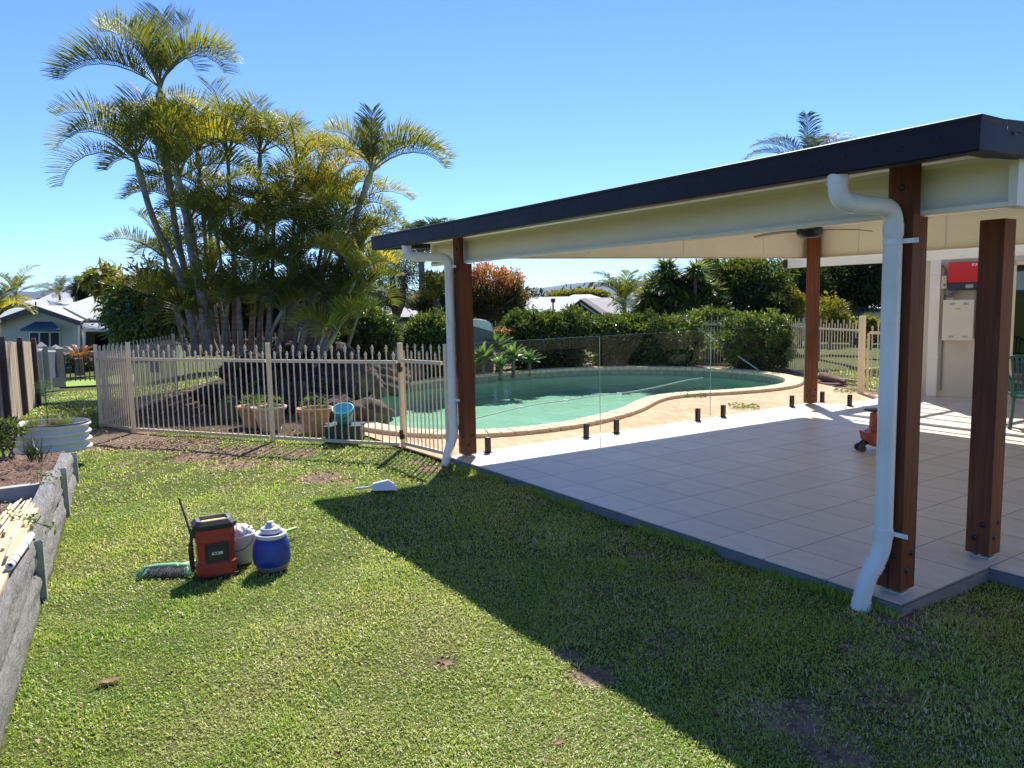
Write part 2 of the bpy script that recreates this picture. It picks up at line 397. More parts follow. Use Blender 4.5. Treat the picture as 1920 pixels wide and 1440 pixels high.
M['deadleaf'] = plain('dead_leaf', (.24, .13, .07), .8, var=.35, nscale=30)
M['cane'] = plain('dry_cane', (.60, .50, .33), .7, var=.25, nscale=9)
M['orange'] = plain('orange_red_plastic', (.42, .07, .03), .35, var=.08)
M['wall'] = plain('cream_render', (.60, .54, .42), .85, var=.05, nscale=3, bump=.2)
M['invred'] = plain('inverter_red', (.55, .012, .02), .35, var=.04); M['navy'] = plain('navy_casing', (.02, .025, .045), .4)
M['screen'] = plain('display_grey', (.30, .33, .30), .3); M['ivory'] = plain('ivory_casing', (.66, .61, .49), .42, var=.04)
M['hood'] = plain('slate_blue_hood', (.07, .095, .12), .32, var=.1, nscale=3)
M['purple'] = plain('purple_mat', (.10, .045, .09), .95, var=.5, nscale=40, bump=.6, bscale=90)
M['pipehose'] = plain('pale_hose', (.32, .36, .35), .45)
M['wallgreen'] = plain('pale_green_wall', (.50, .50, .40), .85, var=.04, nscale=.6)
M['roofgreen'] = m_corr('pale_green_corrugated_roof', (.42, .45, .41), .35)
M['roofgrey'] = m_corr('pale_tile_roof', (.36, .345, .335), .42, 'Z'); M['roofwhite'] = m_corr('white_corrugated_roof', (.50, .51, .52), .3)
M['roofbrown'] = plain('brown_roof', (.10, .08, .07), .8); M['fascia'] = plain('dark_fascia', (.05, .045, .06), .5)
M['gable'] = plain('brown_gable', (.075, .055, .055), .8); M['awning'] = plain('blue_awning', (.045, .085, .13), .6)
M['shade'] = plain('dark_interior', (.02, .022, .028), .7); M['fencegrey'] = plain('grey_steel_fence', (.20, .23, .27), .5)
M['boltm'] = plain('dull_bolt', (.055, .05, .045), .5, metal=.7)
M['gedge'] = plain('glass_edge', (.25, .42, .36), .2)
# foliage
M['l_grass'] = leafmat('grass_blade', [(0, (.13, .30, .02)), (.35, (.29, .42, .05)), (.62, (.44, .49, .10)), (.8, (.58, .54, .26)), (1, (.78, .69, .50))], .42, .45, 1.4, .6, tb=.75)
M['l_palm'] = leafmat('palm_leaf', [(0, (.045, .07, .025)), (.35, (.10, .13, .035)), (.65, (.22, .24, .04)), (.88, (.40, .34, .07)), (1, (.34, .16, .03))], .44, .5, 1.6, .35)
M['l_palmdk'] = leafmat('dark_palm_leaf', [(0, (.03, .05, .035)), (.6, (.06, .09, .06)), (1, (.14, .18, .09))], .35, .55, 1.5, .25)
M['l_hedge'] = leafmat('hedge_leaf', [(0, (.02, .042, .016)), (.45, (.05, .09, .026)), (.8, (.12, .17, .045)), (1, (.26, .30, .11))], .35, .36, 1.9, .8)
M['l_mango'] = leafmat('mango_leaf', [(0, (.02, .055, .014)), (.5, (.055, .12, .025)), (.85, (.13, .22, .035)), (1, (.22, .30, .05))], .38, .32, 1.8, .6, tip=(.20, .13, .04))
M['l_copper'] = leafmat('copper_tip_leaf', [(0, (.03, .045, .02)), (.5, (.06, .08, .03)), (1, (.12, .13, .04))], .3, .4, 1.6, .4, tip=(.52, .25, .16))
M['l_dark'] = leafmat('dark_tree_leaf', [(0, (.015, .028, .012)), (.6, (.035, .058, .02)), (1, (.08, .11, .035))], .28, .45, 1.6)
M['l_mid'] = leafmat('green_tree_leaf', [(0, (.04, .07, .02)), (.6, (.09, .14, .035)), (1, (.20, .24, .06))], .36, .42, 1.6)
M['l_yell'] = leafmat('yellow_green_leaf', [(0, (.09, .11, .02)), (.6, (.20, .22, .04)), (1, (.36, .33, .06))], .4, .45, 1.5)
M['l_far'] = leafmat('far_woodland_leaf', [(0, (.03, .045, .02)), (.6, (.06, .08, .035)), (1, (.11, .12, .06))], .15, .7, 1.2)
M['l_agave'] = leafmat('agave_leaf', [(0, (.05, .12, .05)), (.6, (.09, .19, .07)), (1, (.2, .3, .1))], .3, .35, 1.5)
M['l_cycad'] = leafmat('rusty_frond', [(0, (.10, .035, .015)), (.6, (.22, .075, .02)), (1, (.34, .15, .04))], .4, .5, 1.5)
M['l_straw'] = leafmat('straw_mulch', [(0, (.10, .06, .04)), (.5, (.22, .14, .09)), (1, (.48, .38, .27))], .1, .9, 1.0)
M['l_herb'] = leafmat('herb_leaf', [(0, (.05, .10, .04)), (.5, (.12, .20, .06)), (.9, (.25, .33, .10)), (1, (.5, .33, .05))], .35, .5, 1.4)

def ONY(x, y, Y): r = ray(x, y); return CL + r*((Y-CL[1])/r[1])
def ONX(x, y, X): r = ray(x, y); return CL + r*((X-CL[0])/r[0])
def inpoly(x, y, poly):
    x = np.asarray(x); y = np.asarray(y); c = np.zeros(x.shape, bool); n = len(poly)
    for i in range(n):
        x0, y0 = poly[i]; x1, y1 = poly[(i+1) % n]
        k = ((y0 > y) != (y1 > y)) & (x < (x1-x0)*(y-y0)/((y1-y0) if y1 != y0 else 1e-9)+x0); c ^= k
    return c
def offset_poly(poly, d):                                     # outwards for d>0 (any winding)
    P = np.array(poly); n = len(P); A = .5*np.sum(P[:, 0]*np.roll(P[:, 1], -1)-np.roll(P[:, 0], -1)*P[:, 1]); s = 1 if A > 0 else -1
    out = []
    for i in range(n):
        t = P[(i+1) % n]-P[i-1]; t = t/np.linalg.norm(t); out.append(tuple(P[i]+s*d*np.array([t[1], -t[0]])))
    return out
def smooth_closed(P, k=4):
    P = [np.array(p, float) for p in P]; n = len(P); out = []
    for i in range(n):
        p0, p1, p2, p3 = P[i-1], P[i], P[(i+1) % n], P[(i+2) % n]
        for j in range(k):
            t = j/k; out.append(tuple(.5*(2*p1+(p2-p0)*t+(2*p0-5*p1+4*p2-p3)*t*t+(3*p1-p0-3*p2+p3)*t**3)))
    return out
def wob(x, y, f, s=0.0):                                      # cheap smooth pseudo noise, about -1..1
    return (np.sin(f*x*1.3+1.7*np.sin(f*y*.9+s)+s)+np.sin(f*y*1.1+1.3*np.sin(f*x*1.2+2.1*s)+2.3*s)+np.sin(f*(x+y)*.77+s*3.1))/3
SLAB = [(-.90, 0), (4.05, 0), (4.05, .95), (7.4, .95), (7.4, 13), (1.2, 13), (-.30, 8.36), (-.62, 7.9), (-.5, 6.45), (-.90, 6.35)]
POOL = smooth_closed([(-2.9, .50), (-2.35, .88), (-2.08, 1.4), (-1.98, 2.0), (-2.02, 2.6), (-2.26, 3.4), (-2.58, 4.05), (-2.98, 4.7), (-3.22, 5.3), (-3.2, 5.95),
        (-2.97, 6.6), (-2.80, 7.35), (-2.84, 8.05), (-3.1, 8.65), (-3.6, 9.18), (-4.3, 9.53), (-5.1, 9.66), (-6.0, 9.55), (-6.9, 9.15), (-7.75, 8.45), (-8.3, 7.4),
        (-8.55, 6.2), (-8.6, 5.0), (-8.5, 3.9), (-8.15, 2.9), (-7.4, 2.0), (-6.4, 1.35), (-5.3, .80), (-4.4, .45), (-3.6, .33)], 4)
PAVE = [(-.80, -.03), (-2.1, -.06), (-3.0, -.06), (-3.9, -.15), (-4.8, .1), (-6.6, .7), (-8.0, 1.4), (-9.1, 2.8), (-9.2, 4.6), (-9.1, 6.6), (-8.8, 7.9), (-8.1, 9.1),
        (-6.9, 10.0), (-5.2, 10.25), (-4.1, 10.05), (-3.3, 9.7), (-2.6, 9.0), (-1.3, 8.3), (-.2, 8.5), (-.2, 7.9), (-.2, 6), (-.5, 3)]
INNER = offset_poly(PAVE, -.22)
WO = np.array([.94, -3.82]); WD = np.array([-.993, .118]); WN = np.array([.118, .993])    # garden wall: origin, direction, outward normal
def tz(x, y, bumps=True):
    x = np.asarray(x, float); y = np.asarray(y, float)
    s0 = -5.5-6.0*np.clip((y+1)/2, 0, 1)
    e = np.maximum(np.maximum(s0-x, (y-12.5)*.8), 0)
    z = -.08-.04*np.minimum(e, 25)-.05*np.clip(e-25, 0, 130)
    z = z+.32*np.exp(-(((x+11)/1.7)**2+((y-.9)/2.3)**2))
    if bumps:
        near = np.clip(1.4-e/12, 0, 1)
        b = .012*wob(x, y, 2.6, .3)+.006*wob(x, y, 9, 1.1)
        z = z+np.minimum(b, .012)*near
    return z
# bare patches in the lawn: photo-measured ground spots (x px, y px, radius m, strength)
DIRT = []
for px, py, r, s in ((470, 846, .45, 1), (400, 852, .5, 1), (330, 835, .6, 1), (250, 830, .6, 1), (180, 815, .9, 1.1), (560, 850, .3, .8), (440, 872, .35, .9), (520, 870, .25, .6), (600, 896, .3, .85), (650, 906, .18, .7),
        (690, 935, .16, .7), (780, 868, .2, .7), (812, 878, .2, .9), (240, 870, .3, .5), (180, 885, .16, .5), (830, 1242, .09, .85), (1060, 1228, .10, 1), (1110, 1268, .13, 1.1), (1500, 1370, .13, .8), (1440, 1330, .10, .8), (1590, 1420, .12, .8), (1545, 1330, .09, .7),
        (1330, 1240, .12, .5), (1200, 1040, .22, .6), (1290, 1085, .2, .6), (1690, 1160, .2, .9), (1230, 1140, .1, .5), (1350, 1400, .1, .6), (1600, 1220, .15, .6), (1480, 1350, .30, .62), (1640, 1310, .4, .5), (1250, 1200, .3, .5), (1700, 1210, .35, .5), (1560, 1400, .25, .6), (1100, 1100, .3, .42), (1760, 1400, .4, .42), (1020, 1000, .2, .45), (190, 1283, .05, .6), (1045, 1395, .06, .6), (1800, 1150, .3, .5), (1850, 1300, .3, .4)):
    p = G(px, py, -.08); DIRT.append((p[0], p[1], r, s))
def dirt(x, y, part=None):
    d = np.zeros(np.shape(x))
    for cx, cy, r, s in DIRT:
        if r < .25: d = np.maximum(d, s*np.exp(-((x-cx)**2+(y-cy)**2)/(r*r)*1.1))
        else: d = np.maximum(d, s*np.exp(-(((x-cx)**2+(y-cy)**2)/(r*r))**1.5))
    side = np.clip(1-np.abs((x*.0+y)-(-2.2+.10*(-7-x)))/.75, 0, 1)*np.clip((-4.6-x)/1.2, 0, 1)*np.clip((x+16)/4, 0, 1)
    d = np.maximum(d, side*.95)
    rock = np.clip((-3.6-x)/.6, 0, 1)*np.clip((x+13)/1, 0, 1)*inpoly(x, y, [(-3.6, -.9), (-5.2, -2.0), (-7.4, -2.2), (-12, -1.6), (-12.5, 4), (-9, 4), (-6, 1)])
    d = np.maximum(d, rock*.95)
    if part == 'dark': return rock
    strip = inpoly(x, y, [(-.9, 8.2), (-4.2, 11.2), (-8.4, 11.1), (-10.9, 8.8), (-11.3, 3), (-8, 3), (-8.5, 8), (-4, 9.8), (-1.6, 8.2)])
    return np.maximum(d, strip*.9)
# ------------------------------------------------------------------ ground
def axis(fine0, fine1, step, mid0, mid1, mstep):
    a = np.arange(fine0, fine1, step); b0 = np.arange(mid0, fine0, mstep); b1 = np.arange(fine1, mid1, mstep)
    g = np.geomspace(1, 15000, 26); return np.unique(np.round(np.concatenate([mid0-g, b0, a, b1, mid1+g]), 4))
gx = axis(-10, 6.6, .09, -48, 14, .45); gy = axis(-4.4, 1.4, .09, -10, 42, .45)
X, Y = np.meshgrid(gx, gy, indexing='ij'); Z = tz(X, Y)
Z[inpoly(X, Y, INNER)] = -3.0
Z[inpoly(X, Y, [(-.6, .25), (3.8, .25), (3.8, 1.3), (11, 1.3), (11, 14), (1.4, 14), (0, 8), (-.3, 6)])] = -.5
nx, ny = X.shape; idx = np.arange(nx*ny).reshape(nx, ny)
Fq = np.stack([idx[:-1, :-1], idx[1:, :-1], idx[1:, 1:], idx[:-1, 1:]], -1).reshape(-1, 4)
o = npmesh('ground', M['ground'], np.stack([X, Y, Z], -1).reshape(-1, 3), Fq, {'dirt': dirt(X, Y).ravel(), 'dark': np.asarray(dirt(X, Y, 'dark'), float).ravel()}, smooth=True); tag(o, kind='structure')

# far hills
def ridge(name, dist, tops, mat, depth):
    V = []; xs = np.linspace(-500, 2500, 240)
    for k, (f, dz) in enumerate(((0, 0), (.35, .75), (.7, .95), (1, 1.0), (1.5, .5), (2.2, 0))):
        for x in xs:
            h = np.interp(x, [t[0] for t in tops], [t[1] for t in tops])+2.0*wob(x*.01, k*.3, 5, 2)+1.0*wob(x*.04, k, 4, 1)
            p = at(x, 566, dist); d = p-CL; p = CL+d*(1+f*depth/dist)
            V.append((p[0], p[1], -8+(h*dist/FPX*1.05+8)*dz))
    n = len(xs); F = np.array([(k*n+i, k*n+i+1, (k+1)*n+i+1, (k+1)*n+i) for k in range(5) for i in range(n-1)])
    return tag(npmesh(name, mat, V, F, smooth=True), kind='structure')
M['hill'] = plain('forested_hill', (.045, .065, .04), .95, nscale=.002, var=.3); M['hillfar'] = plain('far_hill', (.045, .06, .05), .95, nscale=.001, var=.2)
ridge('hills', 9000, [(-500, 22), (0, 46), (60, 44), (130, 49), (200, 42), (330, 34), (600, 30), (950, 22), (1010, 27), (1060, 33), (1110, 38), (1160, 35), (1220, 36), (1300, 28), (1500, 22), (2500, 20)], M['hillfar'], 2500)
ridge('near_hills', 3500, [(-500, 14), (0, 22), (100, 20), (220, 24), (400, 20), (900, 12), (1050, 13), (1150, 15), (1300, 18), (2500, 14)], M['hill'], 900)

# ------------------------------------------------------------------ patio floor
SX = Vector((0, 0, 0))
mb = MB(); mb.prism(SLAB, -.45, -.014); tag(mb.build('patio_slab', M['slab']), kind='structure')
mb = MB(); mb.prism([(x+(0 if x > -.7 else .0), y) for x, y in SLAB], -.011, 0.0); tag(mb.build('patio_tiles', M['tile'], bevel=.003, seg=1), kind='structure')
mb = MB(); mb.bb(-.955, -.902, .02, 6.4, -.3, -.003); tag(mb.build('patio_edge', M['white_edge']), kind='structure')
# pool paving with a pool shaped hole
def ring_fill(name, outer, hole, z, mat):
    bm = bmesh.new(); es = []
    for loop in (outer, hole):
        vs = [bm.verts.new((x, y, z)) for x, y in loop]
        es += [bm.edges.new((vs[i], vs[(i+1) % len(vs)])) for i in range(len(vs))]
    bmesh.ops.triangle_fill(bm, use_beauty=True, use_dissolve=False, edges=es)
    for f in bm.faces:
        if f.normal.z < 0: f.normal_flip()
    me = bpy.data.meshes.new(name); bm.to_mesh(me); bm.free(); o = bpy.data.objects.new(name, me); COL.objects.link(o); me.materials.append(mat); return o
CO_IN = offset_poly(POOL, -.03); CO_OUT = offset_poly(POOL, .30)
tag(ring_fill('pool_paving', PAVE, offset_poly(POOL, .20), -.052, M['paver']), kind='structure')
POOLT = thing('swimming_pool', 'kidney shaped in-ground pool of green water edged with sandstone coping bricks', 'swimming pool', (-5.3, 5.0, -.05))
mb = MB(); n = len(POOL); prev = None
prof = [(0.0, -.02), (0.0, -.44), (-.08, -.52), (-.4, -.57)]
loops = [[(x, y, z) for x, y in offset_poly(POOL, d)] for d, z in prof]
for a, b in zip(loops[:-1], loops[1:]):
    mb.add(a+b, [(i, (i+1) % n, n+(i+1) % n, n+i) for i in range(n)], True)
mb.add(loops[-1], [tuple(range(n))]); mb.build('basin', M['basin'], POOLT)
mb = MB(); lo = offset_poly(POOL, -.004); up_ = lo
mb.add([(x, y, -.02) for x, y in lo]+[(x, y, -.21) for x, y in lo], [(i, (i+1) % n, n+(i+1) % n, n+i) for i in range(n)], True); mb.build('waterline_band', M['waterline'], POOLT)
# coping: single bricks laid radially round the edge
mb = MB(); P = np.array(POOL); L = np.linalg.norm(np.roll(P, -1, 0)-P, axis=1); cum = np.concatenate([[0], np.cumsum(L)]); tot = cum[-1]
def along(s, off):
    s = s % tot; Q = np.array(offset_poly(POOL, off)); Q = np.vstack([Q, Q[:1]]); return np.array([np.interp(s, cum, Q[:, 0]), np.interp(s, cum, Q[:, 1])])
nb = int(tot/.150); Qi = [along(i*tot/nb+.006, -.03) for i in range(nb)]; Qi2 = [along((i+1)*tot/nb-.006, -.03) for i in range(nb)]
Qo = [along(i*tot/nb+.006, .30) for i in range(nb)]; Qo2 = [along((i+1)*tot/nb-.006, .30) for i in range(nb)]
for i in range(nb):
    zt = .004+random.uniform(-.003, .003)
    cx_, cy_ = (Qi[i]+Qo2[i])/2
    if -8.3 < cx_ < -3.9 and cy_ < 2.5 and cy_ < .9+(-3.9-cx_)*.55: continue      # rocks take over at the left end
    mb.prism([tuple(Qi[i]), tuple(Qi2[i]), tuple(Qo2[i]), tuple(Qo[i])][::1], -.062, zt)
mb.build('coping', M['coping'], POOLT, bevel=.006, seg=1)
o = MB(); o.add([(x, y, -.16) for x, y in offset_poly(POOL, -.012)], [tuple(range(n))]); tag(o.build('water', M['water']), kind='structure')
# joints of mortar under coping
# ------------------------------------------------------------------ patio cover
COVER = thing('patio_cover', 'open patio roof on hardwood posts with charcoal gutter and cream steel beams', 'patio roof', (1.5, 3, 0))
def zr(y): return 2.315+.05*y
RX0, RX1, RY0, RY1 = -1.80, 4.47, -.32, 6.45
mb = MB(); mb.add([(RX0, RY0, zr(RY0)), (RX1, RY0, zr(RY0)), (RX1, RY1, zr(RY1)), (RX0, RY1, zr(RY1)), (RX0, RY0, zr(RY0)+.06), (RX1, RY0, zr(RY0)+.06), (RX1, RY1, zr(RY1)+.06), (RX0, RY1, zr(RY1)+.06)],
    [(0, 3, 2, 1), (4, 5, 6, 7), (0, 1, 5, 4), (1, 2, 6, 5), (2, 3, 7, 6), (3, 0, 4, 7)]); rp_ = mb.build('roof_panel', M['cream'], COVER)
# gutter: an open quad section swept along the front, with mitred returns
def sweep(mb, prof, A, B, dA, dB):
    """prof: (out, z) pairs; A,B: line ends; dA,dB: outward unit offsets at the ends (mitre)"""
    m = len(prof); vs = []
    for (P_, d) in ((A, dA), (B, dB)):
        for o_, z_ in prof: vs.append((P_[0]+d[0]*o_, P_[1]+d[1]*o_, P_[2]+z_))
    mb.add(vs, [(i, i+1, m+i+1, m+i) for i in range(m-1)])
gp = [(-.005, 0.06), (0, -.082), (.02, -.088), (.095, -.088), (.105, -.080), (.108, .035), (.112, .048), (.112, .060), (.104, .064), (.096, .060), (.096, .045), (.098, -.076), (.01, -.078), (.002, 0.06)]
mb = MB(); z0 = 2.332
sweep(mb, gp, (RX0+.05, -.295, z0), (RX1-.05, -.295, z0), (-1, -1), (1, -1))
sweep(mb, gp, (RX0+.05, -.295, z0), (RX0+.05, RY1, z0+.34), (-1, -1), (-1, 0))
sweep(mb, gp, (RX1-.05, -.295, z0), (RX1-.05, -.17, z0), (1, -1), (1, 0))
gut_ = mb.build('gutter', M['gutter'], COVER)
# barge: stepped capping that climbs the right-hand edge
mb = MB(); bp = [(.0, -.082), (.085, -.086), (.100, -.078), (.102, -.066), (.104, .012), (.107, .014), (.108, .020), (.110, .045), (.112, .062), (.104, .066), (-.02, .072)]
sweep(mb, bp, (RX1-.05, -.17, z0), (RX1-.05, RY1, z0+.36), (1, 0), (1, 0)); mb.build('barge_capping', M['gutter'], COVER)
mb = MB()
for k in range(44):
    y = -.10+k*.15; z = z0+(y+.17)*.0544+.0
    mb.box((RX1-.05+.107, y, z+.006), (.008, .028, .007))
for k in range(40):
    x = RX0+.3+k*.15; mb.box((x, -.295-.1095, z0-.006), (.022, .005, .004))
bsplit(mb, 'gutter_slot', M['blackm'], gut_)
mb = MB()
for k in range(58): mb.box((RX0+.12+k*.106, -.335, 2.384), (.045, .05, .02))
mb.beam((RX0, -.31, 2.375), (RX1, -.31, 2.375), .03, .012); merge(rp_, mb.build('roof_ribs', M['gutter'], COVER))
def cbeam(name, A, B, ins, h=.25, zb=2.05, w=.065, zb2=None, h2=None):
    """C section from A to B; ins = horizontal unit vector the lips point to"""
    zb2 = zb if zb2 is None else zb2; A = Vector((*A, 0)); B = Vector((*B, 0)); I = Vector((*ins, 0)); mb = MB(); t = .006
    def strip(o0, o1, za, zb_):
        vs = []
        for P_, dz, hh in ((A, zb, 0), (B, zb2, (h2-h) if h2 else 0)):
            for o_ in (o0, o1):
                for z_ in (za, zb_): q = P_+I*o_; vs.append((q.x, q.y, dz+z_+(hh if z_ > h*.5 else 0)))
        mb.add(vs, [(0, 1, 3, 2), (4, 6, 7, 5), (0, 4, 5, 1), (2, 3, 7, 6), (0, 2, 6, 4), (1, 5, 7, 3)])
    strip(0, t, 0, h); strip(t, w, 0, t); strip(t, w, h-t, h); strip(w-t, w, t, .022); strip(w-t, w, h-.022, h-t)
    return mb.build(name, M['cream'], COVER)
cbeam('beam', (-1.49, .215), (4.44, .215), (0, -1), zb=2.055)
for x_ in (4.425, -1.475): mb = MB(); mb.bb(x_-.02, x_+.02, .147, .218, 2.053, 2.307); mb.build('beam_end_cap', M['cream2'], COVER)
cbeam('beam', (-.98, .23), (-.98, 6.26), (-1, 0), zb=2.125, zb2=2.205, h=.20, h2=.42)
cbeam('beam', (-1.5, 6.27), (4.45, 6.27), (0, 1), zb=2.205, h=.42)
cbeam('beam', (4.33, .23), (4.33, 6.2), (1, 0), zb=2.06, zb2=2.17, h=.26, h2=.45)
mb = MB()
for y in (2.0, 3.6, 5.2): mb.box((-.975, y, 2.25+.031*y), (.006, .012, .16+.036*y))
for x in (-.2, 1.0, 2.2, 3.4): mb.box((x, 6.262, 2.415), (.012, .006, .40))
bsplit(mb, 'joint_strip', M['white'], COVER)
mb = MB(); mb.beam((-.98, .25, 2.117), (-.98, 6.2, 2.197), .03, .012); mb.bb(-.9, 4.3, 6.235, 6.27, 2.19, 2.203); bsplit(mb, 'bounce_strip', M['pine'], COVER)  # warm strip under the beams: sun bounce put in as colour
for i, (x, y, h) in enumerate(((-.83, .17, 2.33), (-.83, 6.15, 2.60), (3.92, .15, 2.33), (3.93, 1.12, 2.075))):
    mb = MB(); w = .07
    if i in (0, 2):     # housed for the beam
        mb.bb(x-w, x+w, y-w, y+w, .03, 2.05); mb.bb(x-w, x+w, y-w, .142, 2.05, h)
    else: mb.bb(x-w, x+w, y-w, y+w, .03, h)
    p = mb.build('post', M['merbau'], COVER, bevel=.006)
    mb = MB(); mb.bb(x-.06, x+.06, y-.045, y+.045, .001, .012); mb.bb(x-.004, x+.004, y-.045, y+.045, .012, .06); mb.build('post_stirrup', M['steel'], p)
    mb = MB()
    for z, s in ((.13, -.02), (.22, .025)):
        mb.lathe([(.0, .008), (.011, .008), (.011, 0), (.018, 0), (.018, -.004)], n=10, M=Matrix.Rotation(RD(90), 4, 'X'), c=(x+s, y-w-.002, z), caps=False)
        mb.lathe([(.0, .008), (.011, .008), (.011, 0), (.018, 0), (.018, -.004)], n=10, M=Matrix.Rotation(RD(90), 4, 'Y'), c=(x+w+.002, y+s, z+.01), caps=False)
    if i != 1: mb.lathe([(.0, .008), (.011, .008), (.018, 0), (.018, -.004)], n=10, M=Matrix.Rotation(RD(90), 4, 'X'), c=(x, y-w-.002, 2.2), caps=False)
    bsplit(mb, 'bolt', M['boltm'], p)
    if i != 1:
        mb = MB(); mb.bb(x-.005, x+.004, y-w-.0012, y-w+.001, .03, .17); mb.bb(x+w-.001, x+w+.0012, y-.005, y+.004, .03, .17); merge(p, mb.build('stirrup_slot', M['blackm'], p))
# downpipes
def fillet(pts, r, k=6):
    pts = [Vector(p) for p in pts]; out = [pts[0]]
    for i in range(1, len(pts)-1):
        a = (pts[i-1]-pts[i]); b = (pts[i+1]-pts[i]); rr = min(r, a.length*.49, b.length*.49); a.normalize(); b.normalize()
        p0 = pts[i]+a*rr; p1 = pts[i]+b*rr
        for j in range(k+1):
            t = j/k; out.append(p0*(1-t)**2+pts[i]*2*t*(1-t)+p1*t*t)
    return out+[pts[-1]]
def downpipe(top, vx, vy, zrun, zlow, low2, base, brk, r=.047, bs=1):
    pts = [(top[0], top[1], top[2]), (top[0], top[1], zrun), (vx, vy, zrun-.02), (vx, vy, zlow), low2, base]
    mb = MB(); fp = fillet(pts, .085, 7); mb.tube(fp, r, 20)
    d = mb.build('downpipe', M['pvc'], COVER)
    mb = MB()
    def ring(c, ax, L=.05):
        c = Vector(c); ax = Vector(ax).normalized(); mb.tube([c-ax*L/2, c+ax*L/2], r+.004, 20)
    t, run = Vector(top), Vector((vx, vy, zrun-.02))-Vector((top[0], top[1], zrun))
    rn = run.normalized(); ring((top[0], top[1], zrun+.115), (0, 0, 1), .06); ring(Vector((top[0], top[1], zrun))+rn*.10, rn, .03)
    ring((vx, vy, zrun-.135), (0, 0, 1), .06); ring((vx, vy, zlow+.10), (0, 0, 1), .05)
    a = Vector(low2)-Vector((vx, vy, zlow)); ring(Vector((vx, vy, zlow))+a*.5, a, .05); b = Vector(base)-Vector(low2); ring(Vector(low2)+b*.6, b, .05)
    bsplit(mb, 'pipe_collar', M['pvc'], d)
    for z in brk:
        mb = MB(); mb.tube([(vx, vy, z-.012), (vx, vy, z+.012)], r+.003, 20); mb.box((vx+.085, vy+.012, z), (.085, .006, .024)); mb.lathe([(0, .004), (.006, .003), (.006, 0)], n=8, M=Matrix.Rotation(RD(90), 4, 'X'), c=(vx+.115, vy+.005, z), caps=False)
        mb.build('pipe_bracket', M['white'], d)
v1 = ONY(847.5, 700, .045); o1 = ONY(762, 455, -.345); e1 = ONY(851, 822, .045); b1 = ONY(838, 850, -.03)
downpipe((o1[0], -.345, 2.285), v1[0], .045, 2.135, e1[2]+.02, tuple(b1), (b1[0]-.005, b1[1]-.02, -.15), (2.02, .62))
v3 = ONY(1666, 700, .02); o3 = ONY(1571, 330, -.345); e3 = ONY(1658, 1033, .02); b3 = ONY(1622, 1090, -.06)
downpipe((o3[0], -.345, 2.285), v3[0], .02, 2.115, e3[2], tuple(b3), (b3[0]-.02, b3[1]-.02, -.13), (1.92, .36))

# ceiling fan
fp_ = G(1518, 434, 2.235); FAN = thing('ceiling_fan', 'black low-profile ceiling fan under the patio roof beside the far post', 'ceiling fan', (fp_[0], fp_[1], 2.235))
mb = MB(); mb.lathe([(.02, -.055), (.085, -.055), (.115, -.02), (.115, .03), (.09, .055), (.06, .06), (.06, .12)], c=(fp_[0], fp_[1], 2.235), n=20); mb.build('motor', M['black'], FAN)
for k in range(3):
    a = RD(62+120*k); mb = MB(); vs = []; ns = 8
    for i in range(ns+1):
        t = i/ns; r = .09+.52*t; w = .045+.02*sin(t*pi)-.03*t; z = .012+.012*sin(t*2.6)-.02*t*t
        for s in (-1, 1):
            vs.append((fp_[0]+r*cos(a)-s*w*sin(a), fp_[1]+r*sin(a)+s*w*cos(a), 2.235+z+s*.004))
    n0 = len(vs); vs += [(v[0], v[1], v[2]-.006) for v in vs]
    fs = []
    for i in range(ns):
        b = 2*i; fs += [(b, b+1, b+3, b+2), (n0+b, n0+b+2, n0+b+3, n0+b+1), (b, b+2, n0+b+2, n0+b), (b+1, n0+b+1, n0+b+3, b+3)]
    fs += [(2*ns, 2*ns+1, n0+2*ns+1, n0+2*ns)]
    mb.add(vs, fs); mb.build('blade', M['black'], FAN)

# ------------------------------------------------------------------ glass pool fence
GL = thing('glass_pool_fence', 'frameless clear glass pool fence on black spigots along the patio edge', 'glass fence', (-.87, 3, 0))
for y0, y1 in ((.27, 2.06), (2.10, 4.00), (4.04, 6.04)):
    mb = MB(); mb.bb(-.876, -.864, y0, y1, .045, 1.21); mb.build('glass_panel', M['glass'], GL, bevel=.002, seg=1)
    mb = MB(); mb.bb(-.8762, -.8638, y0, y1, 1.2102, 1.2112); mb.bb(-.8762, -.8638, y1+.0002, y1+.001, .045, 1.21); mb.build('polished_edge', M['gedge'], GL)
for (x, y) in ((-.87, .45), (-.87, 1.84), (-.87, 2.32), (-.87, 3.76), (-.87, 4.26), (-.87, 5.76)):
    mb = MB(); mb.bb(x-.026, x-.0065, y-.026, y+.026, .008, .17); mb.bb(x+.0065, x+.026, y-.026, y+.026, .008, .17); mb.bb(x-.0065, x+.0065, y-.026, y+.026, .008, .045)
    mb.bb(x-.045, x+.045, y-.045, y+.045, .0005, .008); mb.build('spigot', M['black'], GL, bevel=.004)
for (x, y, w_) in ((-.87, 6.5, 'loose black fence spigot standing just past the far post'), (-.38, 6.45, 'black fence spigot standing alone on the far tiled corner')):
    o = thing('fence_spigot', w_, 'spigot', (x, y, 0)); mb = MB(); mb.bb(x-.026, x-.0065, y-.026, y+.026, .008, .17); mb.bb(x+.0065, x+.026, y-.026, y+.026, .008, .17); mb.bb(x-.0065, x+.0065, y-.026, y+.026, .008, .06)
    mb.build('clamp', M['black'], o, bevel=.004); mb = MB(); mb.bb(x-.045, x+.045, y-.045, y+.045, .0005, .008); mb.build('base_plate', M['black'], o)

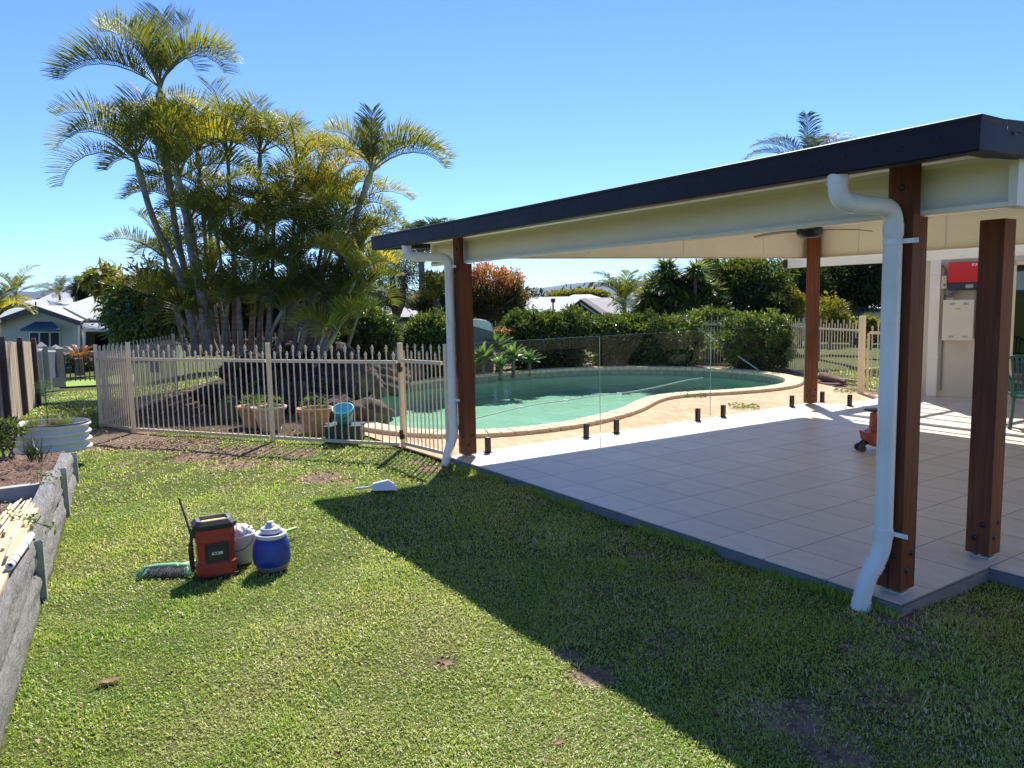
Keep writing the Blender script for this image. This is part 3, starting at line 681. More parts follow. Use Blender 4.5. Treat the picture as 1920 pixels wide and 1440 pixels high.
# ------------------------------------------------------------------ spear-top fences
SP = [(0, .115), (.020, .078), (.022, .068), (.009, .074), (.007, .060), (.015, .047), (.015, .036), (.007, .028), (.010, .012), (.007, 0)]
def spear(mb, x, y, z, dx, dy):
    poly = SP+[(-a, b) for a, b in SP[::-1][:-1]]
    Mx = Matrix(((dx, dy, 0, x), (dy, -dx, 0, y), (0, 0, 1, 0), (0, 0, 0, 1)))
    vs = [(x+dx*a+dy*t, y+dy*a-dx*t, z+b) for t in (-.005, .005) for a, b in poly]; n = len(poly)
    mb.add(vs, [tuple(range(n)), tuple(range(n, 2*n))[::-1]]+[(i, n+i, n+(i+1) % n, (i+1) % n) for i in range(n)])
def fence_panel(parent, A, B, za, zb, name='panel', spears=True, mat='alu', gap=.05, skip=()):
    A = np.array(A, float); B = np.array(B, float); L = np.linalg.norm(B-A); d = (B-A)/L; mb = MB()
    a = A+d*gap; b = B-d*gap
    for h, r in ((.055, .019), (1.04, .019)):
        mb.beam((a[0], a[1], za+h), (b[0], b[1], zb+h), .032, .038)
    n = max(2, int(round(L/.093))); 
    for k in range(1, n):
        t = k/n; p = A+d*L*t; z = za+(zb-za)*t; tall = k % 2 == 0
        top = 1.13 if tall else 1.05
        mb.tube([(p[0], p[1], z+.06), (p[0], p[1], z+top)], .0085, 6, caps=False)
        if spears and k not in skip: spear(mb, p[0], p[1], z+top, d[0], d[1])
        elif k in skip: mb.tube([(p[0], p[1], z+top-.1), (p[0], p[1], z+top+.05)], .0085, 6)
    return mb.build(name, M[mat], parent)
def fence_post(parent, p, z, h=1.26, w=.05):
    mb = MB(); mb.bb(p[0]-w/2, p[0]+w/2, p[1]-w/2, p[1]+w/2, z-.1, z+h); mb.bb(p[0]-w/2-.002, p[0]+w/2+.002, p[1]-w/2-.002, p[1]+w/2+.002, z+h, z+h+.008)
    return mb.build('post', M['alu_post'], parent)
def fz(p): return float(tz(p[0], p[1], False))
P0 = at(190, 797, 11.65)[:2]; P1 = G(252, 812, -.08)[:2]; P2 = G(512, 828, -.08)[:2]; P3 = G(757, 842, -.08)[:2]; P4 = (-1.02, .02)
F1 = thing('spear_top_fence', 'beige spear-top metal fence between the lawn and the rock garden', 'fence', (P2[0], P2[1], -.08))
zz = {0: -.14, 1: -.08, 2: -.08, 3: -.08}
for a, b, i, j, sk in ((P0, P1, 0, 1, ()), (P1, P2, 1, 2, (21,)), (P2, P3, 2, 3, ())): fence_panel(F1, a, b, zz[i], zz[j], skip=sk)
for p, i in ((P0, 0), (P1, 1), (P2, 2), (P3, 3)): fence_post(F1, p, zz[i])
fence_post(F1, (-.99, .03), -.06)
F2 = thing('fence_gate', 'beige spear-top pool gate hinged in black beside the left roof post', 'gate', (P3[0], P3[1], -.08))
fence_panel(F2, P3, (-1.03, .02), -.06, -.04, 'gate_leaf', gap=.045)
mb = MB()
for z in (.02, .82): mb.box((P3[0]+.012, P3[1]-.03, z+.08), (.045, .03, .11)); mb.box((P3[0]+.04, P3[1]-.02, z+.06), (.03, .035, .05))
bsplit(mb, 'hinge', M['black'], F2)
B0 = at(222, 764, 13.6)[:2]; B1 = at(332, 738, 15.6)[:2]; B2 = at(450, 733, 16.6)[:2]; B3 = at(640, 727, 18)[:2]
F3 = thing('spear_top_fence', 'beige spear-top metal fence behind the palm trunks at the yard corner', 'fence', (B1[0], B1[1], -.2))
zb_ = [fz(p) for p in (P0, B1, B2, B3)]
fence_panel(F3, P0, B1, zb_[0], zb_[1]); fence_panel(F3, B1, B2, zb_[1], zb_[1]+.02); fence_panel(F3, B2, B3, zb_[1]+.02, zb_[1]+.05)
for p, z in ((B1, zb_[1]), (B2, zb_[1]+.02), (B3, zb_[1]+.05)): fence_post(F3, p, z)
F4 = thing('spear_top_fence', 'beige spear-top fence running behind the pool hedge to the side gate', 'fence', (-4.1, 11, -.08))
path = [tuple(at(1614, 712, 14.7)[:2]), tuple(at(1527, 700, 16.1)[:2]), (-4.9, 11.0), (-6.4, 11.1), (-8.3, 10.9), (-9.5, 9.5), (-10.4, 8.1), (-10.9, 6.0), (-11.2, 3.9)]
for a, b in zip(path[:-1], path[1:]): fence_panel(F4, a, b, -.1, -.1)
for p in path: fence_post(F4, p, -.08)
F5 = thing('side_gate', 'beige metal side gate standing open between post and house wall', 'gate', (-1.28, 8.3, -.05))
mb = MB(); mb.bb(-1.36, -1.28, 8.2, 8.28, -.12, 1.27); mb.build('gate_post', M['alu_post'], F5)
fence_panel(F5, (-1.26, 8.27), (-.42, 8.42), -.05, -.05, 'gate_leaf'); mb = MB(); mb.beam((-1.2, 8.275, .98), (-.46, 8.41, .98), .03, .03)
for x in (-1.22, -.46): mb.tube([(x, 8.275+(x+1.2)*.17, .0), (x, 8.275+(x+1.2)*.17, .98)], .018, 6)
mb.build('gate_frame', M['alu_post'], F5); q_ = at(1609, 640, 14.6); mb = MB(); mb.box(tuple(q_), (.10, .08, .14)); mb.build('latch', M['black'], F5)

# ------------------------------------------------------------------ foliage builders
def unit(n, r=None):
    r = r or rng; v = r.normal(size=(n, 3)); return v/np.linalg.norm(v, axis=1, keepdims=True)
def leaf_arrays(P, D, N, L, Wd, fold=.18, droop=.12):
    """one folded diamond leaf per point: base P, direction D, normal N"""
    S = np.cross(D, N); S /= (np.linalg.norm(S, axis=1, keepdims=True)+1e-9); N = np.cross(S, D)
    L = L[:, None]; Wd = Wd[:, None]
    a = P; m = P+D*L*.45+N*L*.05; b = m+S*Wd*.5+N*Wd*fold; c = P+D*L-N*L*droop; d = m-S*Wd*.5+N*Wd*fold
    V = np.stack([a, b, c, d], 1).reshape(-1, 3); n = len(P); F = np.arange(4*n).reshape(n, 4); return V, F
def cloud(ells, ncl, nper, leaf, aspect=.45, csize=.22, shell=.25, up=.2, droop=.12, flat=.5, lump=.18):
    """leaf clumps spread through ellipsoids; returns V,F,rnd,tip,clump centres"""
    E = np.array(ells, float); w = (E[:, 3]*E[:, 4]*E[:, 5])**(2/3); w /= w.sum(); k = rng.choice(len(E), ncl, p=w)
    d = unit(ncl); r = (1-shell*np.abs(rng.normal(size=ncl))).clip(.15, 1.05)
    r *= 1+lump*np.sin(d[:, 0]*5+k)*np.cos(d[:, 2]*6+k*2)+lump*.6*np.sin(d[:, 1]*11+d[:, 2]*9)
    C = E[k, :3]+d*E[k, 3:]*r[:, None]
    cs = csize*rng.uniform(.6, 1.3, ncl)
    n = ncl*nper; ci = np.repeat(np.arange(ncl), nper)
    off = unit(n)*(rng.uniform(0, 1, n)**.5)[:, None]*cs[ci][:, None]; off[:, 2] *= .75
    P = C[ci]+off
    D = off/(np.linalg.norm(off, axis=1, keepdims=True)+1e-6)*.7+unit(n)*.7+d[ci]*.5; D[:, 2] += up; D /= np.linalg.norm(D, axis=1, keepdims=True)
    N = unit(n)*(1-flat)+np.array([0, 0, 1.])*flat+d[ci]*.3
    L = leaf*rng.uniform(.65, 1.3, n)
    V, F = leaf_arrays(P, D, N, L, L*aspect, droop=droop)
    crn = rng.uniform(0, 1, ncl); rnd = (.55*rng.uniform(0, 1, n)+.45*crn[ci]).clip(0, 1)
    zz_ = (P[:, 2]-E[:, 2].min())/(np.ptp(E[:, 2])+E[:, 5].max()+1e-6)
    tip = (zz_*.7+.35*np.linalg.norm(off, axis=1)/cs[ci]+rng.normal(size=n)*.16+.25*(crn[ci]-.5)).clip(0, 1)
    return V, F, np.repeat(rnd, 4), np.repeat(tip, 4), C
def limb(mb, a, b, r0, r1, bend=.15, n=6):
    a = np.array(a, float); b = np.array(b, float); L = np.linalg.norm(b-a); o_ = unit(1)[0]*L*bend; o_[2] = abs(o_[2])*.3
    pts = [a+(b-a)*t+o_*sin(pi*t) for t in np.linspace(0, 1, n)]; mb.tube(pts, [r0+(r1-r0)*t for t in np.linspace(0, 1, n)], 7)
def bush(name, label, cat, ells, ncl, nper, leaf, mat, base=None, trunk_r=.04, nstem=4, group=None, bark='bark', bare=0.0, **kw):
    E = np.array(ells, float); c = E[:, :3].mean(0); base = base if base is not None else (c[0], c[1], float(tz(c[0], c[1], False)))
    t = thing(name, label, cat, tuple(map(float, base)), group=group)
    V, F, r, tp, C = cloud(ells, ncl, nper, leaf, **kw)
    npmesh('crown' if trunk_r > .05 else 'foliage', M[mat], V, F, {'rnd': r, 'tip': tp}, t)
    mb = MB(); b = np.array(base, float)
    if nstem == 1:
        top = np.array([c[0], c[1], E[:, 2].mean()]); mid = b+(top-b)*.45; limb(mb, b-np.array([0, 0, .1]), mid, trunk_r, trunk_r*.75, .05)
        for q in C[rng.choice(len(C), min(9, len(C)), replace=False)]: limb(mb, mid, q, trunk_r*.6, trunk_r*.12)
        limb(mb, mid, top, trunk_r*.75, trunk_r*.3)
    else:
        for q in C[rng.choice(len(C), min(nstem, len(C)), replace=False)]: limb(mb, b+np.array([random.uniform(-.08, .08), random.uniform(-.08, .08), -.05]), q, trunk_r, trunk_r*.25)
    mb.build('trunk' if nstem == 1 else 'stems', M[bark], t)
    return t

def frond(V, F, R, p, az, el, L, curl=1.35, w=.5, nl=40, vee=.6, droop=.35, lean=.75, col=None, ribs=None, lw=.030, bare=.16):
    """arching pinnate frond. az/el start heading, curl total bend in radians"""
    ns = 14; pts = [np.array(p, float)]; tans = []
    for i in range(ns):
        t = i/ns; e = el-curl*(t**1.5); d = np.array([cos(az)*cos(e), sin(az)*cos(e), sin(e)]); tans.append(d); pts.append(pts[-1]+d*L/ns)
    tans.append(tans[-1]); pts = np.array(pts); tans = np.array(tans)
    s = np.linspace(bare, .985, nl); x = s*ns; i0 = np.minimum(x.astype(int), ns-1); f = (x-i0)[:, None]
    B = pts[i0]*(1-f)+pts[i0+1]*f; T = tans[i0]*(1-f)+tans[i0+1]*f; T /= np.linalg.norm(T, axis=1, keepdims=True)
    H = np.array([-sin(az), cos(az), 0.]); U = np.cross(T, H); U = np.where(U[:, 2:3] < 0, -U, U)
    ll = w*(np.sin(np.clip((s-bare)/(1-bare), 0, 1)*pi*.80+.35)**.7)*rng.uniform(.85, 1.1, nl)
    base_r = rng.uniform(0, 1) if col is None else col
    for sg in (-1, 1):
        jit = rng.normal(size=(nl, 3))*.07
        D = H*sg*.80+T*lean+U*vee+jit; D /= np.linalg.norm(D, axis=1, keepdims=True)
        D2 = D+np.array([0, 0, -1.])*droop*(.5+rng.uniform(0, 1, nl))[:, None]; D2 /= np.linalg.norm(D2, axis=1, keepdims=True)
        D3 = D2+np.array([0, 0, -1.])*droop*1.2; D3 /= np.linalg.norm(D3, axis=1, keepdims=True)
        Wv = T*.9+U*.2; Wv /= np.linalg.norm(Wv, axis=1, keepdims=True)
        q1 = B+D*(ll*.4)[:, None]; q2 = q1+D2*(ll*.35)[:, None]; q3 = q2+D3*(ll*.25)[:, None]
        n0 = len(V[0]) if False else sum(len(a) for a in V)
        V.append(np.stack([B-Wv*lw*.25, B+Wv*lw*.25, q1-Wv*lw*.5, q1+Wv*lw*.5, q2-Wv*lw*.36, q2+Wv*lw*.36, q3], 1).reshape(-1, 3))
        b = n0+7*np.arange(nl)
        F[0].append(np.stack([b, b+1, b+3, b+2], 1)); F[0].append(np.stack([b+2, b+3, b+5, b+4], 1)); F[1].append(np.stack([b+4, b+5, b+6], 1))
        rr = (base_r*.7+.3*rng.uniform(0, 1, nl)).clip(0, 1); R.append(np.repeat(rr, 7))
    if ribs is not None: ribs.tube([tuple(q) for q in pts[::2]], [.020*(1-.85*k/(len(pts[::2])-1)) for k in range(len(pts[::2]))], 5, caps=False)
def palm(label, path, fronds, trunk_r=.075, name='palm_tree', group=None, leaf='l_palm', shaft=.55, shaftmat='shaft', **kw):
    """path: list of 3D points base->crown; fronds: list of (az, el, L, curl, colour)"""
    path = [np.array(p, float) for p in path]; b = path[0]; t = thing(name, label, 'palm tree', (float(b[0]), float(b[1]), float(b[2])), group=group)
    mb = MB(); fp2 = fillet([tuple(p) for p in path], .6, 4); m = len(fp2); mb.tube(fp2, [trunk_r*(1.25-.45*min(1, i/(m*.5))) for i in range(m)], 10); mb.build('trunk', M['trunk'], t)
    top = path[-1]; d = path[-1]-path[-2]; d /= np.linalg.norm(d)
    if shaft:
        mb = MB(); mb.tube([tuple(top-d*shaft*.15), tuple(top+d*shaft*.1), tuple(top+d*shaft*.5), tuple(top+d*shaft)], [trunk_r*.9, trunk_r*1.0, trunk_r*.75, trunk_r*.4], 10); mb.build('crownshaft', M[shaftmat], t)
    V, F, R = [], [[], []], []; ribs = MB(); cp = top+d*shaft*.85
    for az, el, L, curl, c in fronds: frond(V, F, R, cp-d*random.uniform(0, .15), az, el, L, curl, col=c, ribs=ribs, **kw)
    npmesh('crown', M[leaf], np.concatenate(V), [np.concatenate(F[0]), np.concatenate(F[1])], {'rnd': np.concatenate(R)}, t)
    ribs.build('leaf_stalks', M['rib'], t); return t
CAMAZ = math.atan2(CF[1], CF[0])
def A_(img_angle_deg, toward=0):      # azimuth: 0 = to the right of the picture, 180 = to the left, 90 = away
    return CAMAZ-pi/2+RD(img_angle_deg)
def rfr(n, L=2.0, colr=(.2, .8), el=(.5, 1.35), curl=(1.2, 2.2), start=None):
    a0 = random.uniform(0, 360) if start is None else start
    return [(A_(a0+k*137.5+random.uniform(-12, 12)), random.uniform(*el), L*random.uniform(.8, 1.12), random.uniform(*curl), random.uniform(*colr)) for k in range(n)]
def ptrk(pxs, d0, d1=None):
    d1 = d1 or d0; n = len(pxs); return [at(x, y, d0+(d1-d0)*i/(n-1)) for i, (x, y) in enumerate(pxs)]

# ------------------------------------------------------------------ the palm clump
PG = 'palms growing in one clump behind the spear-top fence'
def FR(l, L=1.76): return [(A_(a), e, L*s, c, col) for a, e, s, c, col in l]
palm('tallest palm, its crown standing clear above the whole clump', ptrk([(405, 665), (372, 590), (352, 520), (337, 475), (324, 395), (310, 275), (302, 186)], 15.6),
     FR([(178, .95, 1.25, 1.75, .35), (195, .72, 1.25, 1.9, .3), (165, 1.15, 1.15, 1.3, .5), (205, .55, 1.1, 1.6, .1), (100, 1.45, 1.0, .7, .4), (60, 1.35, 1.0, .9, .45), (5, .95, 1.0, 1.9, .45), (-15, .8, 1.05, 2.1, .3), (25, 1.1, 1.0, 1.6, .6), (270, 1.1, .9, 1.6, .35), (320, .75, 1.0, 2.0, .2), (140, 1.3, 1.0, 1.1, .5), (230, 1.2, .9, 1.4, .4)]), w=.70, nl=42, shaft=.4, vee=1.0, lean=.6, droop=.16, lw=.026)
palm('leftmost palm, its long lower fronds arching out over open sky', ptrk([(372, 665), (350, 550), (325, 487), (300, 440), (280, 392), (265, 335)], 15.2),
     FR([(182, .95, 1.1, 2.2, .45), (172, .45, 1.15, 1.9, .1), (200, 1.15, 1.0, 1.8, .4), (150, 1.2, 1.0, 1.5, .3), (100, 1.4, 1.0, 1.0, .4), (40, 1.2, 1.0, 1.4, .5), (0, 1.0, .9, 1.8, .6), (300, 1.0, .9, 1.8, .3), (240, .9, .9, 2.0, .35)]), w=.60, nl=38, vee=1.0, lean=.6, droop=.18, lw=.026)
palm('palm with a pale yellow-green shaft just right of the tallest', ptrk([(395, 665), (376, 540), (360, 487), (350, 410), (345, 385)], 15.0),
     FR([(190, 1.2, 1.0, 1.5, .5), (150, 1.35, 1.0, 1.1, .4), (90, 1.45, 1.05, .9, .55), (30, 1.25, 1.0, 1.3, .75), (-10, .95, 1.0, 1.7, .8), (15, .6, .95, 1.6, .6), (210, .8, .9, 2.0, .5), (280, 1.2, 1.0, 1.4, .6), (330, 1.0, 1.0, 1.7, .7)], 1.65), trunk_r=.085, shaft=.75, w=.62, nl=38, vee=1.0, lean=.6, droop=.18, lw=.032)
palm('lone palm leaning out to the right above the patio roof corner', ptrk([(575, 668), (590, 607), (612, 549), (632, 505), (655, 440), (672, 390), (688, 345)], 15.4),
     FR([(172, 1.0, .95, 2.2, .5), (95, 1.5, .9, .5, .2), (75, 1.35, .85, .7, .3), (15, 1.15, 1.0, 1.6, .5), (2, .9, 1.15, 1.75, .45), (-14, .6, 1.3, 1.7, .5), (8, .75, 1.3, 1.75, .3), (190, 1.2, .9, 1.4, .45), (120, 1.4, .85, .9, .4)], 1.38), w=.52, nl=42, shaft=.45, vee=1.0, lean=.6, droop=.18, lw=.026)
for lab, trk, d, n, L, cr in (
    ('upright palm with yellow crown in the middle of the clump', [(545, 665), (549, 560), (553, 480), (563, 422), (579, 385)], 15.8, 9, 1.6, (.6, .95)),
    ('palm in the clump with crown at the top centre right', [(540, 665), (547, 500), (552, 400), (556, 330)], 16.2, 10, 1.8, (.45, .9)),
    ('slim pale palm stem rising in the centre of the clump', [(500, 665), (508, 560), (512, 480), (513, 420)], 15.2, 9, 1.7, (.35, .8)),
    ('palm whose dark crown crowds behind the centre stems', [(470, 665), (475, 560), (482, 430), (487, 305)], 16.4, 11, 1.8, (.3, .75)),
    ('palm between the tallest palm and the centre stems', [(440, 665), (440, 560), (435, 440), (428, 305)], 15.9, 11, 1.9, (.3, .85)),
    ('palm hidden behind the pale-shafted palm', [(410, 665), (400, 560), (395, 460), (392, 380)], 16.6, 10, 1.8, (.2, .6)),
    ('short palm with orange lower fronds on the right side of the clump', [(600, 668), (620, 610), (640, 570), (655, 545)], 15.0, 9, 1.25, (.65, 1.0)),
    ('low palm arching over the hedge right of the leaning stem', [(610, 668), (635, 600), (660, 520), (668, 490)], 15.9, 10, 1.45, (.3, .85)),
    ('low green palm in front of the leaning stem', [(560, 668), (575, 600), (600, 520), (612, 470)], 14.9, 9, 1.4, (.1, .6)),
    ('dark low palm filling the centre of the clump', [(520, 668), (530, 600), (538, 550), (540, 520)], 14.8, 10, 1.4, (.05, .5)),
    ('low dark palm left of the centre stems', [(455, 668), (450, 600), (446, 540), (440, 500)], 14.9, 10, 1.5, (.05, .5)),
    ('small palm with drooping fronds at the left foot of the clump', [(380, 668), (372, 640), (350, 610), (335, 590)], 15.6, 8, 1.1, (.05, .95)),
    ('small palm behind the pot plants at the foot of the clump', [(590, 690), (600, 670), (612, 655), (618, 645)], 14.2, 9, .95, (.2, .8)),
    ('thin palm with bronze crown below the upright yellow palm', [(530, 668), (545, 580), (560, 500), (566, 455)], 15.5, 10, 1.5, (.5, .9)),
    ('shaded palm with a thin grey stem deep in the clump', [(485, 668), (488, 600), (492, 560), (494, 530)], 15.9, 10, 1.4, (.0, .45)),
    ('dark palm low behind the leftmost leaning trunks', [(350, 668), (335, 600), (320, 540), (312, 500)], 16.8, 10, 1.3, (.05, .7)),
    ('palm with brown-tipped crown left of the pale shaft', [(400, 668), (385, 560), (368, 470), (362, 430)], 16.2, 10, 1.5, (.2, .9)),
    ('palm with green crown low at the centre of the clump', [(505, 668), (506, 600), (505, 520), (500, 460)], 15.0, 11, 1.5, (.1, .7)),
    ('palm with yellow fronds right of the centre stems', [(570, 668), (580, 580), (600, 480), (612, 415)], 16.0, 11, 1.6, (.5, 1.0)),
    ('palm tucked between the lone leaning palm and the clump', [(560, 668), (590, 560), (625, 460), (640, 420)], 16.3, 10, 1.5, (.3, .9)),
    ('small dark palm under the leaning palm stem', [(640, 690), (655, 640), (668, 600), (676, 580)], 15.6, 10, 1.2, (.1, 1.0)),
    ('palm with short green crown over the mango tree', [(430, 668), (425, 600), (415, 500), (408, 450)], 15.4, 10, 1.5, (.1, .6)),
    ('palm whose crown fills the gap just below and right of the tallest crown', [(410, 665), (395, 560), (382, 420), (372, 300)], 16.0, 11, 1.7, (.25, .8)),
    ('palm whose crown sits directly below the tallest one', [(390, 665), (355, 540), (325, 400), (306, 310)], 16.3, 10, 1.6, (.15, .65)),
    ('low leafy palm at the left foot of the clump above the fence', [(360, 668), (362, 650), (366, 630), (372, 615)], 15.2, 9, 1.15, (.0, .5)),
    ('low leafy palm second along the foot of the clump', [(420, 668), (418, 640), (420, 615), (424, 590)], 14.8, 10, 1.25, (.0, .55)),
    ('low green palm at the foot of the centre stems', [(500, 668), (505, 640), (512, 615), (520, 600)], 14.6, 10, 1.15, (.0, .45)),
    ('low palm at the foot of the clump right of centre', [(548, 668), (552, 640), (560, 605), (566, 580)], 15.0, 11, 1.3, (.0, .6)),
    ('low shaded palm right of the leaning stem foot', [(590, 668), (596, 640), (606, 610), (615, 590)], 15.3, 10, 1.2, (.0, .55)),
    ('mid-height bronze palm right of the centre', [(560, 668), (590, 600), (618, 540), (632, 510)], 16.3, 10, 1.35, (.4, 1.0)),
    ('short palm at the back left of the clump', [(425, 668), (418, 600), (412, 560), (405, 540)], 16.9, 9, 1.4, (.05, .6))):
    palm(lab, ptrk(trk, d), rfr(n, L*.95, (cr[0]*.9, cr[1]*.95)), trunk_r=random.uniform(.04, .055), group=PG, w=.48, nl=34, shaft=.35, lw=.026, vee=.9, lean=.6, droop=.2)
# the other palms
palm('grey-trunked tall palm rising behind the far hardwood post', ptrk([(1527, 705), (1527, 600), (1527, 420), (1517, 330)], 21.5), FR([(178, .75, 1.0, 1.5, .2), (160, .95, .9, 1.4, .3), (85, 1.5, .8, .3, .2), (40, 1.0, .9, .9, .3), (20, .85, .9, 1.0, .25), (130, 1.1, .8, 1.2, .3), (260, .9, .8, 1.5, .2), (300, .7, .8, 1.6, .3), (200, .5, .9, 1.7, .1)], 2.0), trunk_r=.14, leaf='l_palmdk', w=.5, nl=44, shaft=.3)
def quickpalm(label, x, ytop, ybase, d, n, L, leaf='l_palmdk', tr=.12, cr=(.2, .8), group='palms in the neighbouring gardens', **kw):
    b = at(x, ybase, d); palm(label, [b, at(x+2, (ybase+ytop)/2, d), at(x, ytop, d)], rfr(n, L, cr), trunk_r=tr, group=group, leaf=leaf, w=.22*L+.1, nl=30, shaft=.2, lw=.05, **kw)
quickpalm('bushy palm standing behind the white roof left of the yucca', 1170, 572, 640, 30, 12, 1.9, 'l_palm', cr=(.0, .35))
quickpalm('small palm left of the bushy one beyond the white roof', 1205, 578, 640, 34, 9, 1.6, 'l_palm', cr=(.0, .4))
quickpalm('palm on the skyline behind the pale green house roof', 148, 552, 640, 62, 13, 2.4)
quickpalm('low pale palm beyond the white roofs on the far left', 112, 556, 640, 70, 11, 2.8, cr=(.5, .9))
quickpalm('blue-green fan palm in front of the copper-tipped tree', 790, 490, 640, 23, 18, 1.9)
quickpalm('palm above the paling fence at the left edge of the photo', -8, 604, 700, 20, 10, 1.15, 'l_palm', cr=(.3, .9))
quickpalm('leafy palm at the left edge behind the small white roof', 30, 556, 640, 50, 12, 2.6, 'l_palm')

# ------------------------------------------------------------------ hedge and shrubs round the pool
def el(x, y, d, rx, ry, rd=None):                             # ellipsoid from photo centre, depth and radii in px
    c = at(x, y, d); k = d/FPX; return (c[0], c[1], c[2], rx*k, (rd if rd else rx*k), ry*k)
HG = 'glossy green shrubs of the pool hedge'
def hbush(lab, x, y, d, rx, ry, ybase, n=None, mat='l_hedge', **kw):
    k = d/FPX; b = at(x, ybase, d); n = n or int(130+rx*ry*.07)
    return bush('hedge_shrub', lab, 'shrub', [el(x, y+6, d, rx*.92, ry*.98, rx*k*.75), el(x, ybase-ry*.35, d, rx*.7, ry*.35, rx*k*.5), el(x-rx*.4, y+ry*.15, d, rx*.5, ry*.75, rx*k*.5), el(x+rx*.4, y+ry*.1, d, rx*.5, ry*.8, rx*k*.5)], n, 44, .085, mat, base=b, trunk_r=.025, nstem=9, group=HG, csize=.18, aspect=.55, shell=.22, **kw)
hbush('large round hedge shrub against the palm clump', 688, 622, 16.8, 66, 46, 690)
hbush('smaller hedge shrub just left of the left roof post', 808, 628, 17.4, 50, 48, 695)
hbush('hedge shrub partly hidden behind the left roof post', 880, 640, 19.5, 40, 46, 700)
hbush('dense hedge shrub beside the barbecue hood', 985, 620, 19.3, 52, 44, 690)
hbush('hedge shrub in front of the dark gabled roof', 1065, 618, 19.6, 58, 40, 688)
hbush('hedge shrub behind the first glass joint, open underneath', 1150, 622, 19.8, 62, 40, 688)
hbush('hedge shrub with the pool pole resting on it', 1262, 632, 19.0, 66, 54, 690, 230)
hbush('large hedge shrub nearest the far roof post', 1418, 632, 17.6, 74, 56, 693, 280)
hbush('low hedge shrub filling behind the largest ones', 1335, 606, 20.5, 54, 34, 685)
hbush('hedge shrub between the pole shrub and the glass joint one', 1205, 628, 19.6, 42, 44, 690)
hbush('hedge shrub between the barbecue one and the gable one', 1022, 622, 19.6, 40, 42, 690)
# bronze shrub + yellow tuft by the barbecue
bush('croton_bush', 'small yellow and orange leaved bush between barbecue and hedge', 'bush', [el(940, 635, 18.6, 22, 22)], 26, 26, .10, 'l_copper', base=at(940, 690, 18.6), trunk_r=.02, nstem=3, csize=.13)
# agaves
def agave(label, x, y, d, R, n=22):
    b = at(x, y, d); t = thing('foxtail_agave', label, 'agave', tuple(b), group='soft agaves at the pool edge'); V = []; F = []; rr = []
    for k in range(n):
        az = k*2.4+random.uniform(-.2, .2); e0 = 1.45-1.15*(k/n)**.8; L = R*random.uniform(.85, 1.1); p = np.array(b)+np.array([0, 0, .12]); H = np.array([-sin(az), cos(az), 0]); q = []
        for i in range(7):
            t_ = i/6; e = e0-.75*t_*t_; dd = np.array([cos(az)*cos(e), sin(az)*cos(e), sin(e)]); w = R*.15*sin(min(1, t_*1.0+.18)*pi*.92)**.8+.004
            U = np.cross(dd, H); q += [p-H*w-U*w*.35*np.sign(U[2]+1e-9)*-1, p, p+H*w-U*w*.35*np.sign(U[2]+1e-9)*-1]; p = p+dd*L/6
        n0 = len(V); V += q
        for i in range(6):
            for j in (0, 1): F.append((n0+3*i+j, n0+3*i+j+1, n0+3*i+j+4, n0+3*i+j+3))
        rr += [random.random()]*21
    npmesh('leaves', M['l_agave'], np.array(V), np.array(F), {'rnd': np.array(rr)}, t, smooth=True)
    mb = MB(); mb.tube([(b[0], b[1], float(tz(b[0], b[1], False))-.05), (b[0]+.03, b[1], b[2]+.14)], [.05, .035], 8); mb.build('stem', M['bark'], t)
for lab, x, y, d, R in (('topmost agave rosette beside the barbecue hood', 932, 668, 18.0, .50), ('left agave rosette at the foot of the barbecue', 905, 690, 17.4, .50), ('middle agave rosette by the pool coping', 962, 686, 17.6, .48),
    ('right agave rosette in the hedge shade', 992, 692, 18.0, .42), ('agave rosette half hidden by the left roof post', 888, 700, 17.2, .42), ('small agave rosette low at the coping', 938, 700, 17.2, .34)): agave(lab, x, y, d, R)

# ------------------------------------------------------------------ trees further back
def tree(label, x, y, d, parts, ybase, ncl, nper, leaf, mat, tr=.16, name='garden_tree', group=None, **kw):
    ells = [el(*p[:2], d+(p[4] if len(p) > 4 else 0), p[2], p[3]) for p in parts]; b = at(x, ybase, d)
    return bush(name, label, 'tree', ells, ncl, nper, leaf, mat, base=b, trunk_r=tr, nstem=1, group=group, **kw)
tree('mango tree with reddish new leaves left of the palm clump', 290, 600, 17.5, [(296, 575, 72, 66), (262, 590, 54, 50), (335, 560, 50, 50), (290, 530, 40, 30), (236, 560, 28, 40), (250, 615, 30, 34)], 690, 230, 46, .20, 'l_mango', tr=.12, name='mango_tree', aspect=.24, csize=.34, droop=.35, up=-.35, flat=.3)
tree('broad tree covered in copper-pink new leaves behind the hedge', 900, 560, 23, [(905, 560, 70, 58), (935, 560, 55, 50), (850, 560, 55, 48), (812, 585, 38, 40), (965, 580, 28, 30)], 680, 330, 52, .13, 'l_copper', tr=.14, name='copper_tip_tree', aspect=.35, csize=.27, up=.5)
tree('small yellow-green bush at the shoulder of the copper-tipped tree', 822, 540, 22, [(822, 535, 26, 22)], 640, 40, 40, .14, 'l_yell', tr=.06, csize=.22, aspect=.25, up=.5)
tree('feathery tree with bare fork behind the roof corner', 745, 540, 26, [(738, 520, 42, 50), (760, 500, 30, 30), (722, 560, 24, 30)], 660, 150, 46, .16, 'l_mid', tr=.12, aspect=.16, csize=.4, up=-.1)
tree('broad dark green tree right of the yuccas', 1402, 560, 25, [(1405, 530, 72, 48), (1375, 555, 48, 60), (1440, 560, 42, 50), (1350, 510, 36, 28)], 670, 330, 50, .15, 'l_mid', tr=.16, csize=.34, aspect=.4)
tree('shaded inner half of the broad tree, nearer the house', 1420, 590, 24, [(1420, 585, 55, 40)], 670, 110, 44, .15, 'l_dark', tr=.1, csize=.32, aspect=.4)  # shade of this half is put into the darker leaf colour
